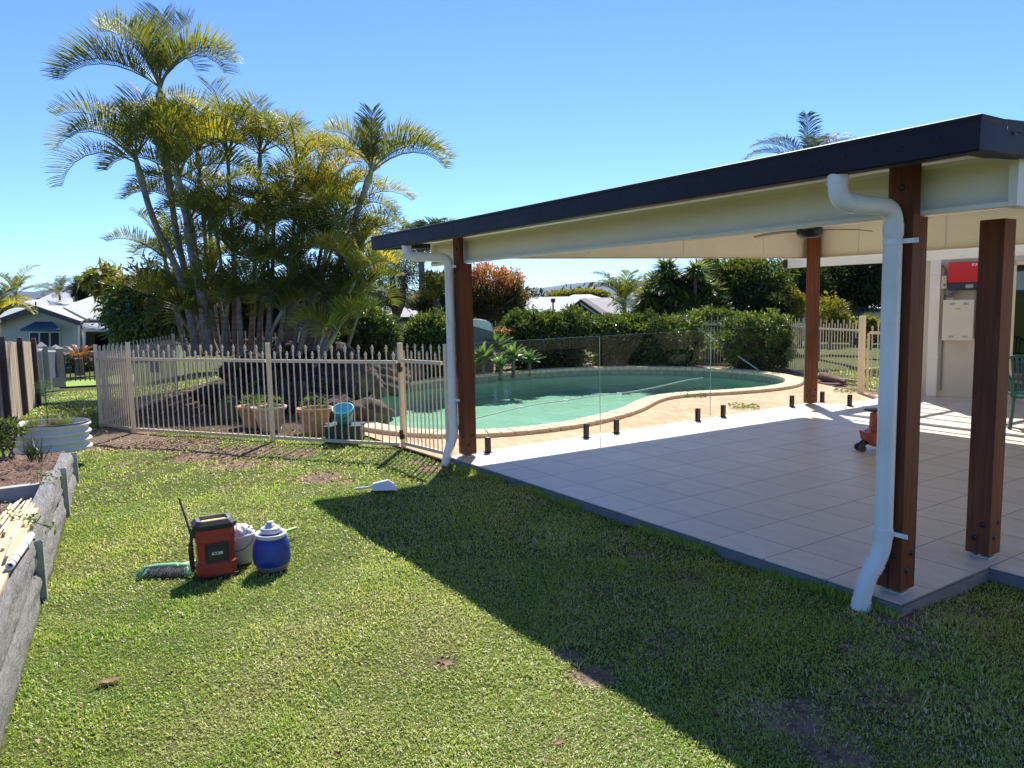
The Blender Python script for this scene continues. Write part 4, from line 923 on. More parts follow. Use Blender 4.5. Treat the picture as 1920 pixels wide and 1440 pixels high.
tree('tall dark tree seen under the white eave', 1600, 540, 33, [(1595, 520, 70, 50), (1560, 535, 50, 45), (1640, 535, 45, 45), (1625, 500, 50, 40)], 660, 330, 50, .20, 'l_dark', tr=.2, csize=.5, aspect=.4)
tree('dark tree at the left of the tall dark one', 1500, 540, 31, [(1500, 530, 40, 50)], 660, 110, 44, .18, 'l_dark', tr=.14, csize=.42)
tree('bright yellow-green shrub behind the side fence', 1555, 585, 24, [(1550, 585, 34, 26), (1572, 600, 22, 18)], 650, 80, 44, .10, 'l_yell', tr=.06, csize=.22)
tree('yellow-green shrub against the white pipe', 1632, 610, 22, [(1632, 612, 16, 16)], 650, 30, 44, .10, 'l_yell', tr=.05, csize=.2)
tree('olive shrub between hedge and broad tree', 1480, 600, 24, [(1483, 580, 24, 40)], 650, 60, 44, .10, 'l_yell', tr=.05, csize=.22)
tree('dark green hedge tree across the far lawn', 1590, 640, 36, [(1600, 632, 60, 16), (1560, 632, 40, 14)], 650, 110, 40, .2, 'l_dark', tr=.08, csize=.4)
tree('dark tree behind the ridge of the pale green house', 178, 545, 62, [(176, 540, 26, 18), (160, 548, 18, 14), (190, 530, 18, 14)], 600, 170, 44, .26, 'l_dark', tr=.2, csize=.6)
tree('banana-like light green clump on top of the mango tree', 205, 525, 18.5, [(200, 522, 30, 10), (218, 545, 16, 22)], 660, 26, 24, .32, 'l_yell', tr=.05, csize=.26, aspect=.3, droop=.4, up=-.3)
tree('pale yellow-green tree beyond the dark gabled house', 1090, 545, 110, [(1088, 552, 28, 5), (1050, 554, 20, 4), (1115, 553, 20, 5)], 580, 260, 46, .38, 'l_yell', tr=.3, csize=.55)
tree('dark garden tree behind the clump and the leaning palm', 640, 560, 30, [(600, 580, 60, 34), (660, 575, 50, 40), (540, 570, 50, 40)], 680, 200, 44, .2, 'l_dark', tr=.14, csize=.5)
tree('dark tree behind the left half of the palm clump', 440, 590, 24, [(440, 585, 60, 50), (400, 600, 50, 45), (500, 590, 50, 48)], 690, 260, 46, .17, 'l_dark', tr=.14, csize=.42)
tree('dark shrub at the neighbour\'s garden edge behind the black fence', 180, 690, 30, [(190, 676, 40, 12), (150, 676, 30, 10)], 694, 60, 40, .14, 'l_dark', tr=.05, csize=.26)
# yuccas / pandanus
def yucca(label, x, y, d, heads, ybase, L):
    b = at(x, ybase, d); t = thing('yucca_tree', label, 'yucca', tuple(b), group='spiky yucca heads above the hedge'); Ps, Ds = [], []; mb = MB()
    for hx, hy in heads:
        c = at(hx, hy, d+random.uniform(-.6, .6)); limb(mb, b, c, .09, .05, .08)
        n = 190; D = unit(n); D[:, 2] = np.abs(D[:, 2])*1.0-.30; D /= np.linalg.norm(D, axis=1, keepdims=True); Ps.append(np.repeat(c[None], n, 0)+D*.05); Ds.append(D)
    P = np.concatenate(Ps); D = np.concatenate(Ds); n = len(P); N = unit(n)*.3+np.array([0, 0, 1.]); LL = L*rng.uniform(.7, 1.15, n)
    V, F = leaf_arrays(P, D, N, LL, np.full(n, .075), droop=.22); npmesh('leaves', M['l_yucca'], V, F, {'rnd': np.repeat(rng.uniform(0, 1, n), 4)}, t); mb.build('trunk', M['bark'], t)
M['l_yucca'] = leafmat('yucca_leaf', [(0, (.05, .09, .03)), (.6, (.10, .16, .05)), (1, (.22, .27, .09))], .35, .5, 1.6, .3)
yucca('tall spiky yucca with many heads behind the hedge', 1255, 560, 24, [(1250, 510), (1230, 535), (1275, 540), (1262, 560), (1240, 575), (1285, 580), (1215, 565), (1255, 535), (1225, 590), (1268, 600), (1205, 585)], 660, .62)
yucca('second spiky yucca, lower and to the right of the tall one', 1305, 560, 23.5, [(1303, 515), (1320, 545), (1295, 555), (1330, 575), (1310, 590), (1345, 590), (1300, 535), (1290, 575), (1335, 555), (1325, 600)], 660, .58)
# rusty cycad in front of the neighbour's house
b = at(148, 672, 27); t = thing('cycad', 'rusty red cycad in front of the pale green house', 'cycad', tuple(b)); V, F, R = [], [[], []], []
for k in range(18): frond(V, F, R, b, k*2.4, random.uniform(.25, .9), .95, 1.0, w=.16, nl=26, lw=.03, vee=.2, col=random.random())
npmesh('leaves', M['l_cycad'], np.concatenate(V), [np.concatenate(F[0]), np.concatenate(F[1])], {'rnd': np.concatenate(R)}, t)
mb = MB(); mb.tube([tuple(b+np.array([0, 0, -.6])), tuple(b)], [.14, .12], 10); mb.build('trunk', M['bark'], t)
# woodland that reads as one mass, on the plain and in the suburb beyond
def woods(name, n, x0, x1, d0, d1, hgt, leaf, seedz, kinds):
    xs = rng.uniform(x0, x1, n); ds = np.exp(rng.uniform(np.log(d0), np.log(d1), n)); V = []; F = []; R = []; k0 = 0
    for x, d in zip(xs, ds):
        p = at(x, 566, d); g = float(tz(p[0], p[1], False)); h = hgt*random.uniform(.6, 1.3)
        v, f, r, tp, C = cloud([(p[0], p[1], g+h*.55, h*.5, h*.5, h*.42)], 16, 9, leaf*h*.1, csize=h*.2, shell=.3)
        V.append(v); F.append(f+k0); k0 += len(v); R.append(r)
    tag(npmesh(name, M['l_far'], np.concatenate(V), np.concatenate(F), {'rnd': np.concatenate(R)}), 'band of mixed woodland on the plain below the hills', 'woodland', kind='stuff')
woods('woodland', 900, -80, 2000, 160, 1500, 9, 1.6, 0, None)

# ------------------------------------------------------------------ neighbouring houses
def quad_mb(pts): m = MB(); m.quad(*pts); return m
def solid(pts, th, name, mat, parent):                        # thick plate from a planar outline, thickened away from the camera
    P = [np.array(p, float) for p in pts]; n = np.cross(P[1]-P[0], P[2]-P[0]); n /= np.linalg.norm(n)
    if n@(P[0]-CL) < 0: n = -n
    k = len(P); m = MB(); m.add([tuple(p) for p in P]+[tuple(p+n*th) for p in P], [tuple(range(k)), tuple(range(k, 2*k))[::-1]]+[(i, (i+1) % k, k+(i+1) % k, k+i) for i in range(k)]); return m.build(name, mat, parent)
b = at(80, 660, 36); H1 = thing('house', 'pale green weatherboard house with grey roof and blue window awning', 'house', (b[0], b[1], b[2]))
D1 = 36
solid([at(-75, 690, D1), at(146, 690, D1), at(146, 606, D1), at(67, 579, D1), at(-75, 628, D1)], .2, 'wall', M['wallgreen'], H1)
solid([at(146, 606, D1), at(146, 690, D1), at(152, 690, 41), at(152, 606, 41)], .2, 'wall', M['wallgreen'], H1)
solid([at(152, 690, 41), at(152, 610, 41), at(330, 610, 41), at(330, 690, 41)], .2, 'wall', M['wallgreen'], H1)
solid([at(67, 575, D1-.5), at(148, 603, D1-.5), at(165, 598, 42), at(118, 573, 46)], .15, 'roof', M['roofgreen'], H1)
solid([at(67, 575, D1-.5), at(-80, 626, D1-.5), at(-90, 600, 42), at(10, 573, 46), at(118, 573, 46)], .15, 'roof', M['roofgreen'], H1)
solid([at(118, 575, 43), at(165, 598.5, 39), at(340, 600, 39), at(300, 548, 52), at(190, 549, 52)], .15, 'roof', M['roofgreen'], H1)
mb = MB(); mb.beam(at(67, 577.5, D1-.56), at(150, 606, D1-.56), .1, .22); mb.beam(at(67, 577.5, D1-.56), at(-80, 629, D1-.56), .1, .22); mb.beam(at(148, 604, 38.9), at(340, 606, 38.9), .12, .2); mb.beam(at(67, 566, D1-.6), at(67, 586, D1-.6), .06, .08, up=(1, 0, 0))
bsplit(mb, 'fascia_board', M['fascia'], H1)
aw = solid([at(66, 603, D1-.15), at(97, 603, D1-.15), at(113, 617, D1-1.1), at(38, 617, D1-1.1)], .05, 'awning', M['awning'], H1)
solid([at(38, 617, D1-1.1), at(113, 617, D1-1.1), at(113, 621, D1-1.1), at(38, 621, D1-1.1)], .03, 'awning_skirt', M['awning'], aw)
for x0, x1 in ((56, 71), (75, 91), (95, 110)):
    w_ = solid([at(x0-2, 622, D1-.12), at(x1+2, 622, D1-.12), at(x1+2, 652, D1-.12), at(x0-2, 652, D1-.12)], .08, 'window', M['white'], H1)
    solid([at(x0, 624, D1-.16), at(x1, 624, D1-.16), at(x1, 650, D1-.16), at(x0, 650, D1-.16)], .02, 'pane', M['shade'], w_)
# verandah roof, curved sheet
mb = MB(); vs = []; ns = 8
for i in range(ns+1):
    t_ = i/ns; yy = 607+15*t_**2*1.0; dd = 39-2.2*sin(t_*pi/2)
    vs += [tuple(at(158-5*t_, yy, dd)), tuple(at(260, yy+1, dd))]
mb.add(vs, [(2*i, 2*i+1, 2*i+3, 2*i+2) for i in range(ns)], True); o = mb.build('verandah_roof', M['roofwhite'], H1); s_ = o.modifiers.new('t', 'SOLIDIFY'); s_.thickness = .05
mb = MB()
for x in (157, 211, 232): mb.tube([tuple(at(x, 622, 36.9)), tuple(at(x, 690, 36.9))], .09, 8)
bsplit(mb, 'verandah_post', M['white'], H1)
solid([at(178, 627, 40.8), at(206, 627, 40.8), at(206, 668, 40.8), at(178, 668, 40.8)], .05, 'window', M['shade'], H1); solid([at(153, 626, 40.8), at(160, 626, 40.8), at(160, 690, 40.8), at(153, 690, 40.8)], .05, 'door', M['shade'], H1)
def hiphouse(label, x0, x1, ytop, yeave, ybase, d, roof, wallm='wall', rx0=None, rx1=None, depth=8, name='house', group=None):
    b = at((x0+x1)/2, ybase, d); t = thing(name, label, 'house', tuple(b), group=group)
    rx0 = rx0 if rx0 is not None else x0+(x1-x0)*.28; rx1 = rx1 if rx1 is not None else x1-(x1-x0)*.28
    a = lambda x, y, dd: np.array(at(x, y, dd))
    A0, A1 = a(x0, yeave, d), a(x1, yeave, d); fw = np.array([CF[0], CF[1], 0]); fw /= np.linalg.norm(fw)
    B0, B1 = A0+fw*depth, A1+fw*depth; B0[2] = A0[2]; B1[2] = A1[2]; zt = a((x0+x1)/2, ytop, d+depth/2)[2]
    R0 = a(rx0, 560, d)+fw*depth/2; R1 = a(rx1, 560, d)+fw*depth/2; R0[2] = R1[2] = zt; A1[2] = A0[2]; B1[2] = B0[2] = A0[2]
    m = MB(); m.add([tuple(v) for v in (A0, A1, B1, B0, R0, R1)], [(0, 1, 5, 4), (1, 2, 5), (2, 3, 4, 5), (3, 0, 4), (0, 3, 2, 1)]); m.build('roof', M[roof], t)
    q = .93; c = (A0+A1+B0+B1)/4; W_ = [c+(p-c)*q for p in (A0, A1, B1, B0)]; zb2 = b[2]-1
    m = MB(); m.add([(p[0], p[1], p[2]-.02) for p in W_]+[(p[0], p[1], zb2) for p in W_], [(0, 1, 5, 4), (1, 2, 6, 5), (2, 3, 7, 6), (3, 0, 4, 7), (0, 3, 2, 1)]); m.build('wall', M[wallm], t)
    m = MB(); m.beam(A0-fw*.05, A1-fw*.05, .1, .22); m.build('gutter', M['fascia'], t)
    return t
NG = 'roofs of the houses down the hill'
hiphouse('small white-roofed house at the far left edge', -20, 34, 563, 580, 610, 55, 'roofwhite', group=NG)
hiphouse('white hip-roofed house with the rounded gable beyond the palms', 44, 92, 549, 573, 600, 75, 'roofwhite', group=NG)
hiphouse('wide white-roofed house right of the rounded one', 78, 150, 553, 574, 600, 66, 'roofwhite', group=NG)
hiphouse('low brown-roofed house on the skyline', 70, 150, 551, 560, 580, 110, 'roofbrown', group=NG)
hiphouse('white-roofed house glimpsed through the palm stems', 440, 640, 562, 592, 640, 42, 'roofwhite', group=NG)
hiphouse('house with grey roof behind the leaning palm', 590, 780, 575, 602, 650, 36, 'roofgrey', group=NG)
hiphouse('house with white sheet roof behind the dark gable', 985, 1128, 556, 590, 640, 48, 'roofwhite', rx0=990, rx1=1100, group=NG)
hiphouse('house with pale tiled hip roof right of the dark gable', 1080, 1200, 558, 594, 640, 46, 'roofgrey', rx0=1100, rx1=1160, group=NG)
hiphouse('far white roof above the pale tiled house', 1060, 1135, 552, 562, 590, 80, 'roofwhite', group=NG)
hiphouse('white-roofed house behind the yuccas', 1190, 1280, 528, 562, 620, 60, 'roofwhite', group=NG)
hiphouse('white-roofed house between the dark trees near the side gate', 1500, 1700, 556, 584, 640, 52, 'roofwhite', group=NG)
b = at(1088, 620, 40); GH = thing('gabled_house', 'dark brown gable end with pale rafter line above the hedge', 'house', tuple(b))
solid([at(1043, 640, 40), at(1140, 640, 40), at(1140, 599, 40), at(1089, 563, 40), at(1043, 596, 40)], .2, 'gable_wall', M['gable'], GH)
m = MB()
for (xa, ya), (xb, yb), (xc, yc), (xd, yd) in (((1089, 561, ), (1037, 598), (1046, 590), (1097, 558)), ((1089, 561), (1146, 601), (1154, 595), (1097, 558))):
    q = [np.array(at(xa, ya, 39.6)), np.array(at(xb, yb, 39.6)), np.array(at(xc, yc, 46)), np.array(at(xd, yd, 46))]; m.add([tuple(p) for p in q]+[tuple(p+np.array([0, 0, -.12])) for p in q], [(0, 1, 2, 3), (7, 6, 5, 4), (0, 4, 5, 1), (1, 5, 6, 2), (2, 6, 7, 3), (3, 7, 4, 0)])
m.build('roof', M['roofbrown'], GH); m = MB(); m.beam(at(1088, 568, 39.5), at(1118, 589, 39.5), .08, .07); m.build('rafter_trim', M['label'], GH)
FL = thing('flue_pipe', 'thin dark flue standing on the white sheet roof', 'flue', tuple(at(1037, 590, 47))); m = MB(); m.tube([tuple(at(1037, 592, 47)), tuple(at(1037, 563, 47))], .05, 8); m.tube([tuple(at(1037, 567, 47)), tuple(at(1037, 560, 47))], .14, 8); m.build('pipe', M['fascia'], FL)
FG = thing('colorbond_fence', 'slate grey steel fence behind the hedge shrubs at left', 'fence', tuple(at(770, 660, 21)))
solid([at(690, 690, 21.5), at(860, 690, 20.5), at(860, 612, 20.5), at(690, 612, 21.5)], .05, 'sheet', M['fencegrey'], FG); m = MB(); m.beam(at(690, 612, 21.45), at(860, 612, 20.45), .06, .06); m.build('rail', M['fencegrey'], FG)

# ------------------------------------------------------------------ boundary fences on the left
fo = np.array([-7.6, -4.08]); fd = np.array([-.9930, .118])
PF = thing('paling_fence', 'weathered timber paling fence with thick posts along the left boundary', 'fence', (-10, -3.9, -.2))
k = 0; Lp = 2.35
def fpt(s, o=0): return fo+fd*s+np.array([.09, .9959])*o
for k in range(-1, 3):
    s0 = -1.6+k*Lp; a, b_ = fpt(s0, 0), fpt(s0+Lp, 0); za, zb2 = fz(a), fz(b_); m = MB(); nb_ = 22
    for j in range(nb_):
        p = fpt(s0+Lp*(j+.5)/nb_, random.uniform(-.004, .004)); z = fz(p); h = 1.42+random.uniform(-.015, .015)+.0
        m.box((p[0], p[1], z+h/2-.05), (Lp/nb_-.004, .018, h), Matrix.Rotation(math.atan2(fd[1], fd[0]), 3, 'Z'))
    m.build('palings', M['paling'], PF)
for k in range(4):
    p = fpt(-1.6+k*Lp, .05); z = fz(p); m = MB(); m.box((p[0], p[1], z+.69), (.11, .085, 1.52), Matrix.Rotation(math.atan2(fd[1], fd[0]), 3, 'Z')); m.build('post', M['paling_shaded'], PF, bevel=.006)
CF_ = thing('concrete_post_fence', 'short run of pointed concrete posts holding slate blue panels', 'fence', tuple(at(95, 705, 20)))
cps = [(71, 722, 18.4, 652), (84, 716, 20.0, 643), (110, 712, 21.6, 648)]
for i, (x, y, d, yt) in enumerate(cps):
    p = at(x, y, d); h = at(x, yt, d)[2]-p[2]; w = .125 if i < 2 else .16
    m = MB(); m.bb(p[0]-w, p[0]+w, p[1]-w, p[1]+w, p[2]-.2, p[2]+h-.08)
    m.add([(p[0]-w, p[1]-w, p[2]+h-.08), (p[0]+w, p[1]-w, p[2]+h-.08), (p[0]+w, p[1]+w, p[2]+h-.08), (p[0]-w, p[1]+w, p[2]+h-.08), (p[0], p[1], p[2]+h+.04)], [(0, 1, 4), (1, 2, 4), (2, 3, 4), (3, 0, 4)]); m.build('post', M['concrete'], CF_)
    if i:
        q = at(*cps[i-1][:3]); m = MB(); m.beam((q[0], q[1], q[2]+.5), (p[0], p[1], p[2]+.5), .04, .85); m.build('panel', M['bluepanel'], CF_); m = MB(); m.beam((q[0], q[1], q[2]+h*.84), (p[0], p[1], p[2]+h*.84), .05, .04); m.build('rail', M['white'], CF_)
BF = thing('black_rod_fence', 'low black rod fence closing the side yard before the green lawn', 'fence', tuple(at(155, 714, 22.5)))
a, b_ = at(124, 715, 22.3), at(196, 714, 22.3); L = np.linalg.norm((b_-a)[:2]); m = MB(); hh = (715-668)*22.3/FPX
m.beam((a[0], a[1], a[2]+hh), (b_[0], b_[1], a[2]+hh), .03, .03); m.beam((a[0], a[1], a[2]+.06), (b_[0], b_[1], a[2]+.06), .03, .03)
for k in range(9): q = a+(b_-a)*(k/8); m.tube([(q[0], q[1], a[2]), (q[0], q[1], a[2]+hh+.05)], .014, 6)
m.build('grille', M['blackm'], BF)
NL = MB(); c = [at(112, 716, 22.6), at(250, 716, 22.6), at(250, 690, 27), at(112, 690, 27)]
NL.add([(p[0], p[1], fz(p)+.05) for p in c], [(0, 1, 2, 3)]); M['lawn2'] = plain('neighbour_lawn', (.20, .30, .03), .9, nscale=3, bump=.5, bscale=40); tag(NL.build('neighbour_lawn', M['lawn2']), kind='structure')

# ------------------------------------------------------------------ garden bed on the left
def wp(s, o=0): return WO-WD*0+WD*s+WN*o                      # s metres further from the camera along the wall, o outwards
GW = thing('retaining_wall', 'low grey retaining wall of rough concrete sleepers between steel posts', 'retaining wall', (WO[0], WO[1], -.08))
rt = Matrix.Rotation(math.atan2(WD[1], WD[0]), 3, 'Z')
def rough_sleeper(s0, s1, z0_, z1_, o=-.055, th=.10):
    nxs = max(8, int((s1-s0)/.03)); nzs = 7; vs = []; m = MB(); fr = [];
    for i in range(nxs+1):
        for j in range(nzs+1):
            s = s0+(s1-s0)*i/nxs; z = z0_+(z1_-z0_)*j/nzs; e = min(j, nzs-j)/nzs
            dsp = (.010*wob(s*1.0, z*7, 6, z0_)+.006*random.uniform(-1, 1))*(1 if 0 < j < nzs else .2)-(.012 if j in (0, nzs) else 0)
            q = wp(s, o+th/2+dsp); vs.append((q[0], q[1], z))
    g = lambda i, j: i*(nzs+1)+j
    fs = [(g(i, j), g(i, j+1), g(i+1, j+1), g(i+1, j)) for i in range(nxs) for j in range(nzs)]
    m.add(vs, fs, True)
    bq = [wp(s0, o-th/2), wp(s1, o-th/2)]; f0 = [vs[g(i, nzs)] for i in range(nxs+1)]; back = [tuple((*(wp(s0+(s1-s0)*i/nxs, o-th/2)), z1_)) for i in range(nxs+1)]
    m.add(f0+back, [(i, nxs+1+i, nxs+2+i, i+1) for i in range(nxs)])
    bot = [(b[0], b[1], z0_) for b in back]; m.add(back+bot, [(i, i+1, nxs+2+i, nxs+1+i) for i in range(nxs)])
    for i in (0, nxs):
        m.add([vs[g(i, 0)], vs[g(i, nzs)], back[i], bot[i]], [(0, 1, 2, 3)])
    return m.build('sleeper', M['sleeper'], GW)
for s0, s1, lv in ((-2.08, -.03, 2), (.03, 2.08, 2), (2.14, 3.5, 2)):
    top = .335 if s0 < 2 else .24
    rough_sleeper(s0, s1, top-.2, top); rough_sleeper(s0, s1, top-.42, top-.212, o=-.045)
for s, h in ((-2.11, .33), (0, .30), (2.11, .34), (3.53, .23)):
    p = wp(s, .01); m = MB(); m.box((wp(s, -.002)[0], wp(s, -.002)[1], h/2-.14), (.010, .055, h+.28), rt)
    for dx in (-1,):
        q = wp(s, .030); m.box((q[0], q[1], h/2-.14), (.055, .007, h+.28), rt)
    m.build('steel_post', M['steel'], GW, bevel=.002, seg=1)
# cross wall
CW = thing('cross_sleeper', 'pale concrete sleeper dividing the mulched bed', 'sleeper', tuple((*wp(1.55, -.6), .2)))
a, b_ = wp(1.62, -.12), wp(1.45, -1.6); m = MB(); m.beam((a[0], a[1], .25), (b_[0], b_[1], .25), .08, .16); m.build('sleeper_face', M['concrete'], CW, bevel=.008)
# soil surface
ss = np.arange(-3.2, 4.2, .035); oo = np.arange(-2.6, -.09, .035); S_, O_ = np.meshgrid(ss, oo, indexing='ij')
PX_ = WO[0]+WD[0]*S_+WN[0]*O_; PY_ = WO[1]+WD[1]*S_+WN[1]*O_
ZS = .235+.02*wob(PX_, PY_, 5, 1)+.012*wob(PX_, PY_, 23, .4)+rng.normal(size=PX_.shape)*.004; ZS = np.where(S_ > 2.1, ZS-.09, ZS)
n1, n2 = S_.shape; idx = np.arange(n1*n2).reshape(n1, n2)
soil = npmesh('garden_soil', M['mulch'], np.stack([PX_, PY_, ZS], -1).reshape(-1, 3), np.stack([idx[:-1, :-1], idx[:-1, 1:], idx[1:, 1:], idx[1:, :-1]], -1).reshape(-1, 4), smooth=True); tag(soil, kind='structure')
n = 9000; s_ = rng.uniform(-3, 3.9, n); o_ = rng.uniform(-2.2, -.12, n); P = np.stack([WO[0]+WD[0]*s_+WN[0]*o_, WO[1]+WD[1]*s_+WN[1]*o_, .245+.02*wob(WO[0]+WD[0]*s_+WN[0]*o_, WO[1]+WD[1]*s_+WN[1]*o_, 5, 1)+rng.uniform(0, .018, n)-.09*(s_ > 2.1)], 1)
D = unit(n); D[:, 2] *= .25; D /= np.linalg.norm(D, axis=1, keepdims=True); V, F = leaf_arrays(P, D, unit(n)*.5+np.array([0, 0, 1.]), rng.uniform(.02, .06, n), rng.uniform(.005, .016, n)); tag(npmesh('mulch_chips', M['l_straw'], V, F, {'rnd': np.repeat(rng.uniform(0, 1, n), 4)}), 'brown bark mulch scattered over the garden bed', 'mulch', kind='stuff')
# plank, PVC tube, canes on top of the wall
PLK = thing('timber_plank', 'pale pine plank lying along the top of the sleeper wall', 'plank', tuple((*wp(-.75, -.16), .345)))
c = [wp(-2.2, -.055), wp(.62, -.035), wp(.62, -.235), wp(-2.2, -.30)]; m = MB(); m.add([(q[0], q[1], z) for z in (.338, .362) for q in c], [(3, 2, 1, 0), (4, 5, 6, 7), (0, 1, 5, 4), (1, 2, 6, 5), (2, 3, 7, 6), (3, 0, 4, 7)]); m.build('board', M['pine'], PLK, bevel=.003)
a, b_ = G(58, 1004, .385), G(18, 1062, .385); PT = thing('plastic_pipe', 'short white plastic pipe lying on the pine plank', 'pipe', tuple(b_)); m = MB()
m.lathe([(.020, 0), (.020, np.linalg.norm(a-b_)), (.014, np.linalg.norm(a-b_)), (.014, 0), (.020, 0)], caps=False, n=16, M=(Vector(a-b_).to_track_quat('Z', 'Y').to_matrix().to_4x4()), c=tuple(b_)); m.build('tube', M['pvc'], PT)
m = MB(); d_ = (a-b_)/np.linalg.norm(a-b_)
for t_ in (.04, .14, .36): m.tube([tuple(b_+d_*t_), tuple(b_+d_*(t_+.012))], .0208, 16)
bsplit(m, 'tape_band', M['black'], PT)
for k, (xa, ya, xb, yb) in enumerate(((58, 935, 20, 1010), (52, 938, 5, 1030), (46, 940, -10, 1010), (40, 936, 0, 985), (60, 942, 30, 1000), (34, 940, -8, 980), (28, 946, 8, 1000), (50, 950, 12, 1045), (20, 945, -8, 995), (64, 945, 44, 985))):
    lab = ('dry cane nearest the plank in the heap of garden stakes', 'longest dry cane crossing the heap of stakes', 'dry cane reaching the left edge of the heap', 'short dry cane at the back of the heap', 'dry cane lying right across the others', 'thin dry cane pointing to the far left', 'dry cane in the middle of the heap of stakes', 'dry cane lying beside the white pipe', 'dry cane lowest on the left of the heap', 'dry cane at the right tip of the heap')[k]
    zc = .31+.012*(k % 4)+.02; a, b_ = G(xa, ya, zc), G(xb, yb, zc+.03); t = thing('garden_cane', lab, 'cane', tuple(a), group='dry canes heaped on the bed'); m = MB(); mid = (a+b_)/2+np.array([0, 0, .006]); m.tube([tuple(a), tuple(mid), tuple(b_)], [.006, .008, .009], 7); m.build('stick', M['cane'], t)
# oval corrugated planter
pc = at(97, 822, 8.55); PL = thing('corrugated_planter', 'round cream corrugated steel planter at the end of the garden bed', 'planter', (pc[0], pc[1], .10)); rz = math.atan2(CR[1], CR[0])
prof = []; H_ = .31
for i in range(41):
    t_ = i/40; r = .375+.018*sin(t_*2*pi*3.6); prof.append((r, .10+H_*t_))
RM = Matrix.Rotation(rz, 4, 'Z')
m = MB(); m.lathe(prof+[(.36, .10+H_), (.35, .10+H_-.08)], c=(pc[0], pc[1], 0), n=56, sx=1.06, sy=.9, M=RM, caps=False); m.build('body', M['planter'], PL)
m = MB(); m.lathe([(.383, .405), (.386, .413), (.374, .417), (.366, .412)], c=(pc[0], pc[1], 0), n=56, sx=1.06, sy=.9, M=RM, caps=False); m.build('rim', M['blackm'], PL)
m = MB(); m.lathe([(.355, .35), (.01, .36)], c=(pc[0], pc[1], 0), n=40, sx=1.05, sy=.9, M=RM); m.build('soil', M['mulch'], PL)
def tuft(name, label, cat, base, n, L, mat, spread=.6, w=.006, stem=None, group=None):
    t = thing(name, label, cat, tuple(map(float, base)), group=group); d = unit(n)*spread; d[:, 2] = 1; d /= np.linalg.norm(d, axis=1, keepdims=True)
    P = np.array(base)+unit(n)*np.array([.05, .05, .01])*spread; LL = L*rng.uniform(.5, 1.1, n); V, F = leaf_arrays(P, d, unit(n), LL, np.full(n, w), droop=.25)
    npmesh('foliage', M[mat], V, F, {'rnd': np.repeat(rng.uniform(0, 1, n), 4)}, t)
    m = MB(); m.tube([tuple(base), (base[0], base[1], base[2]+(stem or .05))], [.006, .004], 6); m.build('stem', M['darkgreen'] if stem else M['bark'], t); return t
q = at(90, 795, 8.55); t = tuft('fennel_plant', 'tall thin fennel stalk standing in the planter', 'plant', (q[0], q[1], .36), 60, .16, 'l_herb', 1.0, .003, stem=.44)
top = np.array([q[0], q[1], .80]); m = MB()
for k in range(7): d_ = unit(1)[0]; d_[2] = abs(d_[2])+.3; m.tube([tuple(top-np.array([0, 0, .1*k/3])), tuple(top+d_*.12)], [.003, .0015], 5)
m.build('stalks', M['darkgreen'], t)
n = 420; P = top+unit(n)*.11*rng.uniform(.3, 1, n)[:, None]; D = unit(n); D[:, 2] = np.abs(D[:, 2]); V, F = leaf_arrays(P, D, unit(n), rng.uniform(.02, .06, n), np.full(n, .002)); npmesh('feathery_leaves', M['l_herb'], V, F, {'rnd': np.repeat(rng.uniform(.2, .7, n), 4)}, t)
for lab, x, n, L, mt in (('wispy pale herb at the left of the planter', 62, 160, .15, 'l_herb'), ('orange dried herb beside the fennel stalk', 104, 240, .13, 'l_straw'), ('green feathery herb at the right of the planter', 122, 220, .17, 'l_herb')):
    q = at(x, 800, 8.5); tuft('herb_plant', lab, 'herb', (q[0], q[1], .37), n, L, mt, 1.1, .004)
q = at(8, 800, 7.9); bush('garden_shrub', 'leafy green shrub at the left edge beside the planter', 'shrub', [(q[0], q[1], .40, .18, .15, .16)], 26, 26, .055, 'l_hedge', base=(q[0], q[1], .18), trunk_r=.01, nstem=5, csize=.06)
q = G(60, 866, .17); tuft('strappy_plant', 'dark strap-leaved plant in front of the planter', 'plant', (q[0], q[1], .17), 34, .30, 'l_dark', .55, .012)
q = G(75, 868, .17); tuft('strappy_plant', 'second strap-leaved plant, right of the first by the planter', 'plant', (q[0], q[1], .17), 20, .26, 'l_dark', .6, .011)
for i, (x, y, lab) in enumerate(((12, 985, 'straggly green seedling trailing over the canes'), (48, 1000, 'leafy sprig hanging over the pine plank'), (70, 905, 'thin weed growing beside the sleeper top'))):
    q = G(x, y, .33); t = thing('weed_sprig', lab, 'weed', tuple(q)); m = MB(); pts = [q+np.array([.0, 0, -.06]), q+unit(1)[0]*np.array([.06, .06, .02])+np.array([0, 0, .05]), q+CR*.08+np.array([0, 0, .06]), q+CR*.16+np.array([0, 0, .04])]; m.tube([tuple(p) for p in pts], .0025, 5); m.build('stem', M['darkgreen'], t)
    n = 34; j = rng.integers(1, 4, n); P = np.array(pts)[j]+unit(n)*.035; V, F = leaf_arrays(P, unit(n), unit(n)+np.array([0, 0, 1.]), rng.uniform(.02, .045, n), rng.uniform(.012, .022, n)); npmesh('leaves', M['l_herb'], V, F, {'rnd': np.repeat(rng.uniform(0, .7, n), 4)}, t)

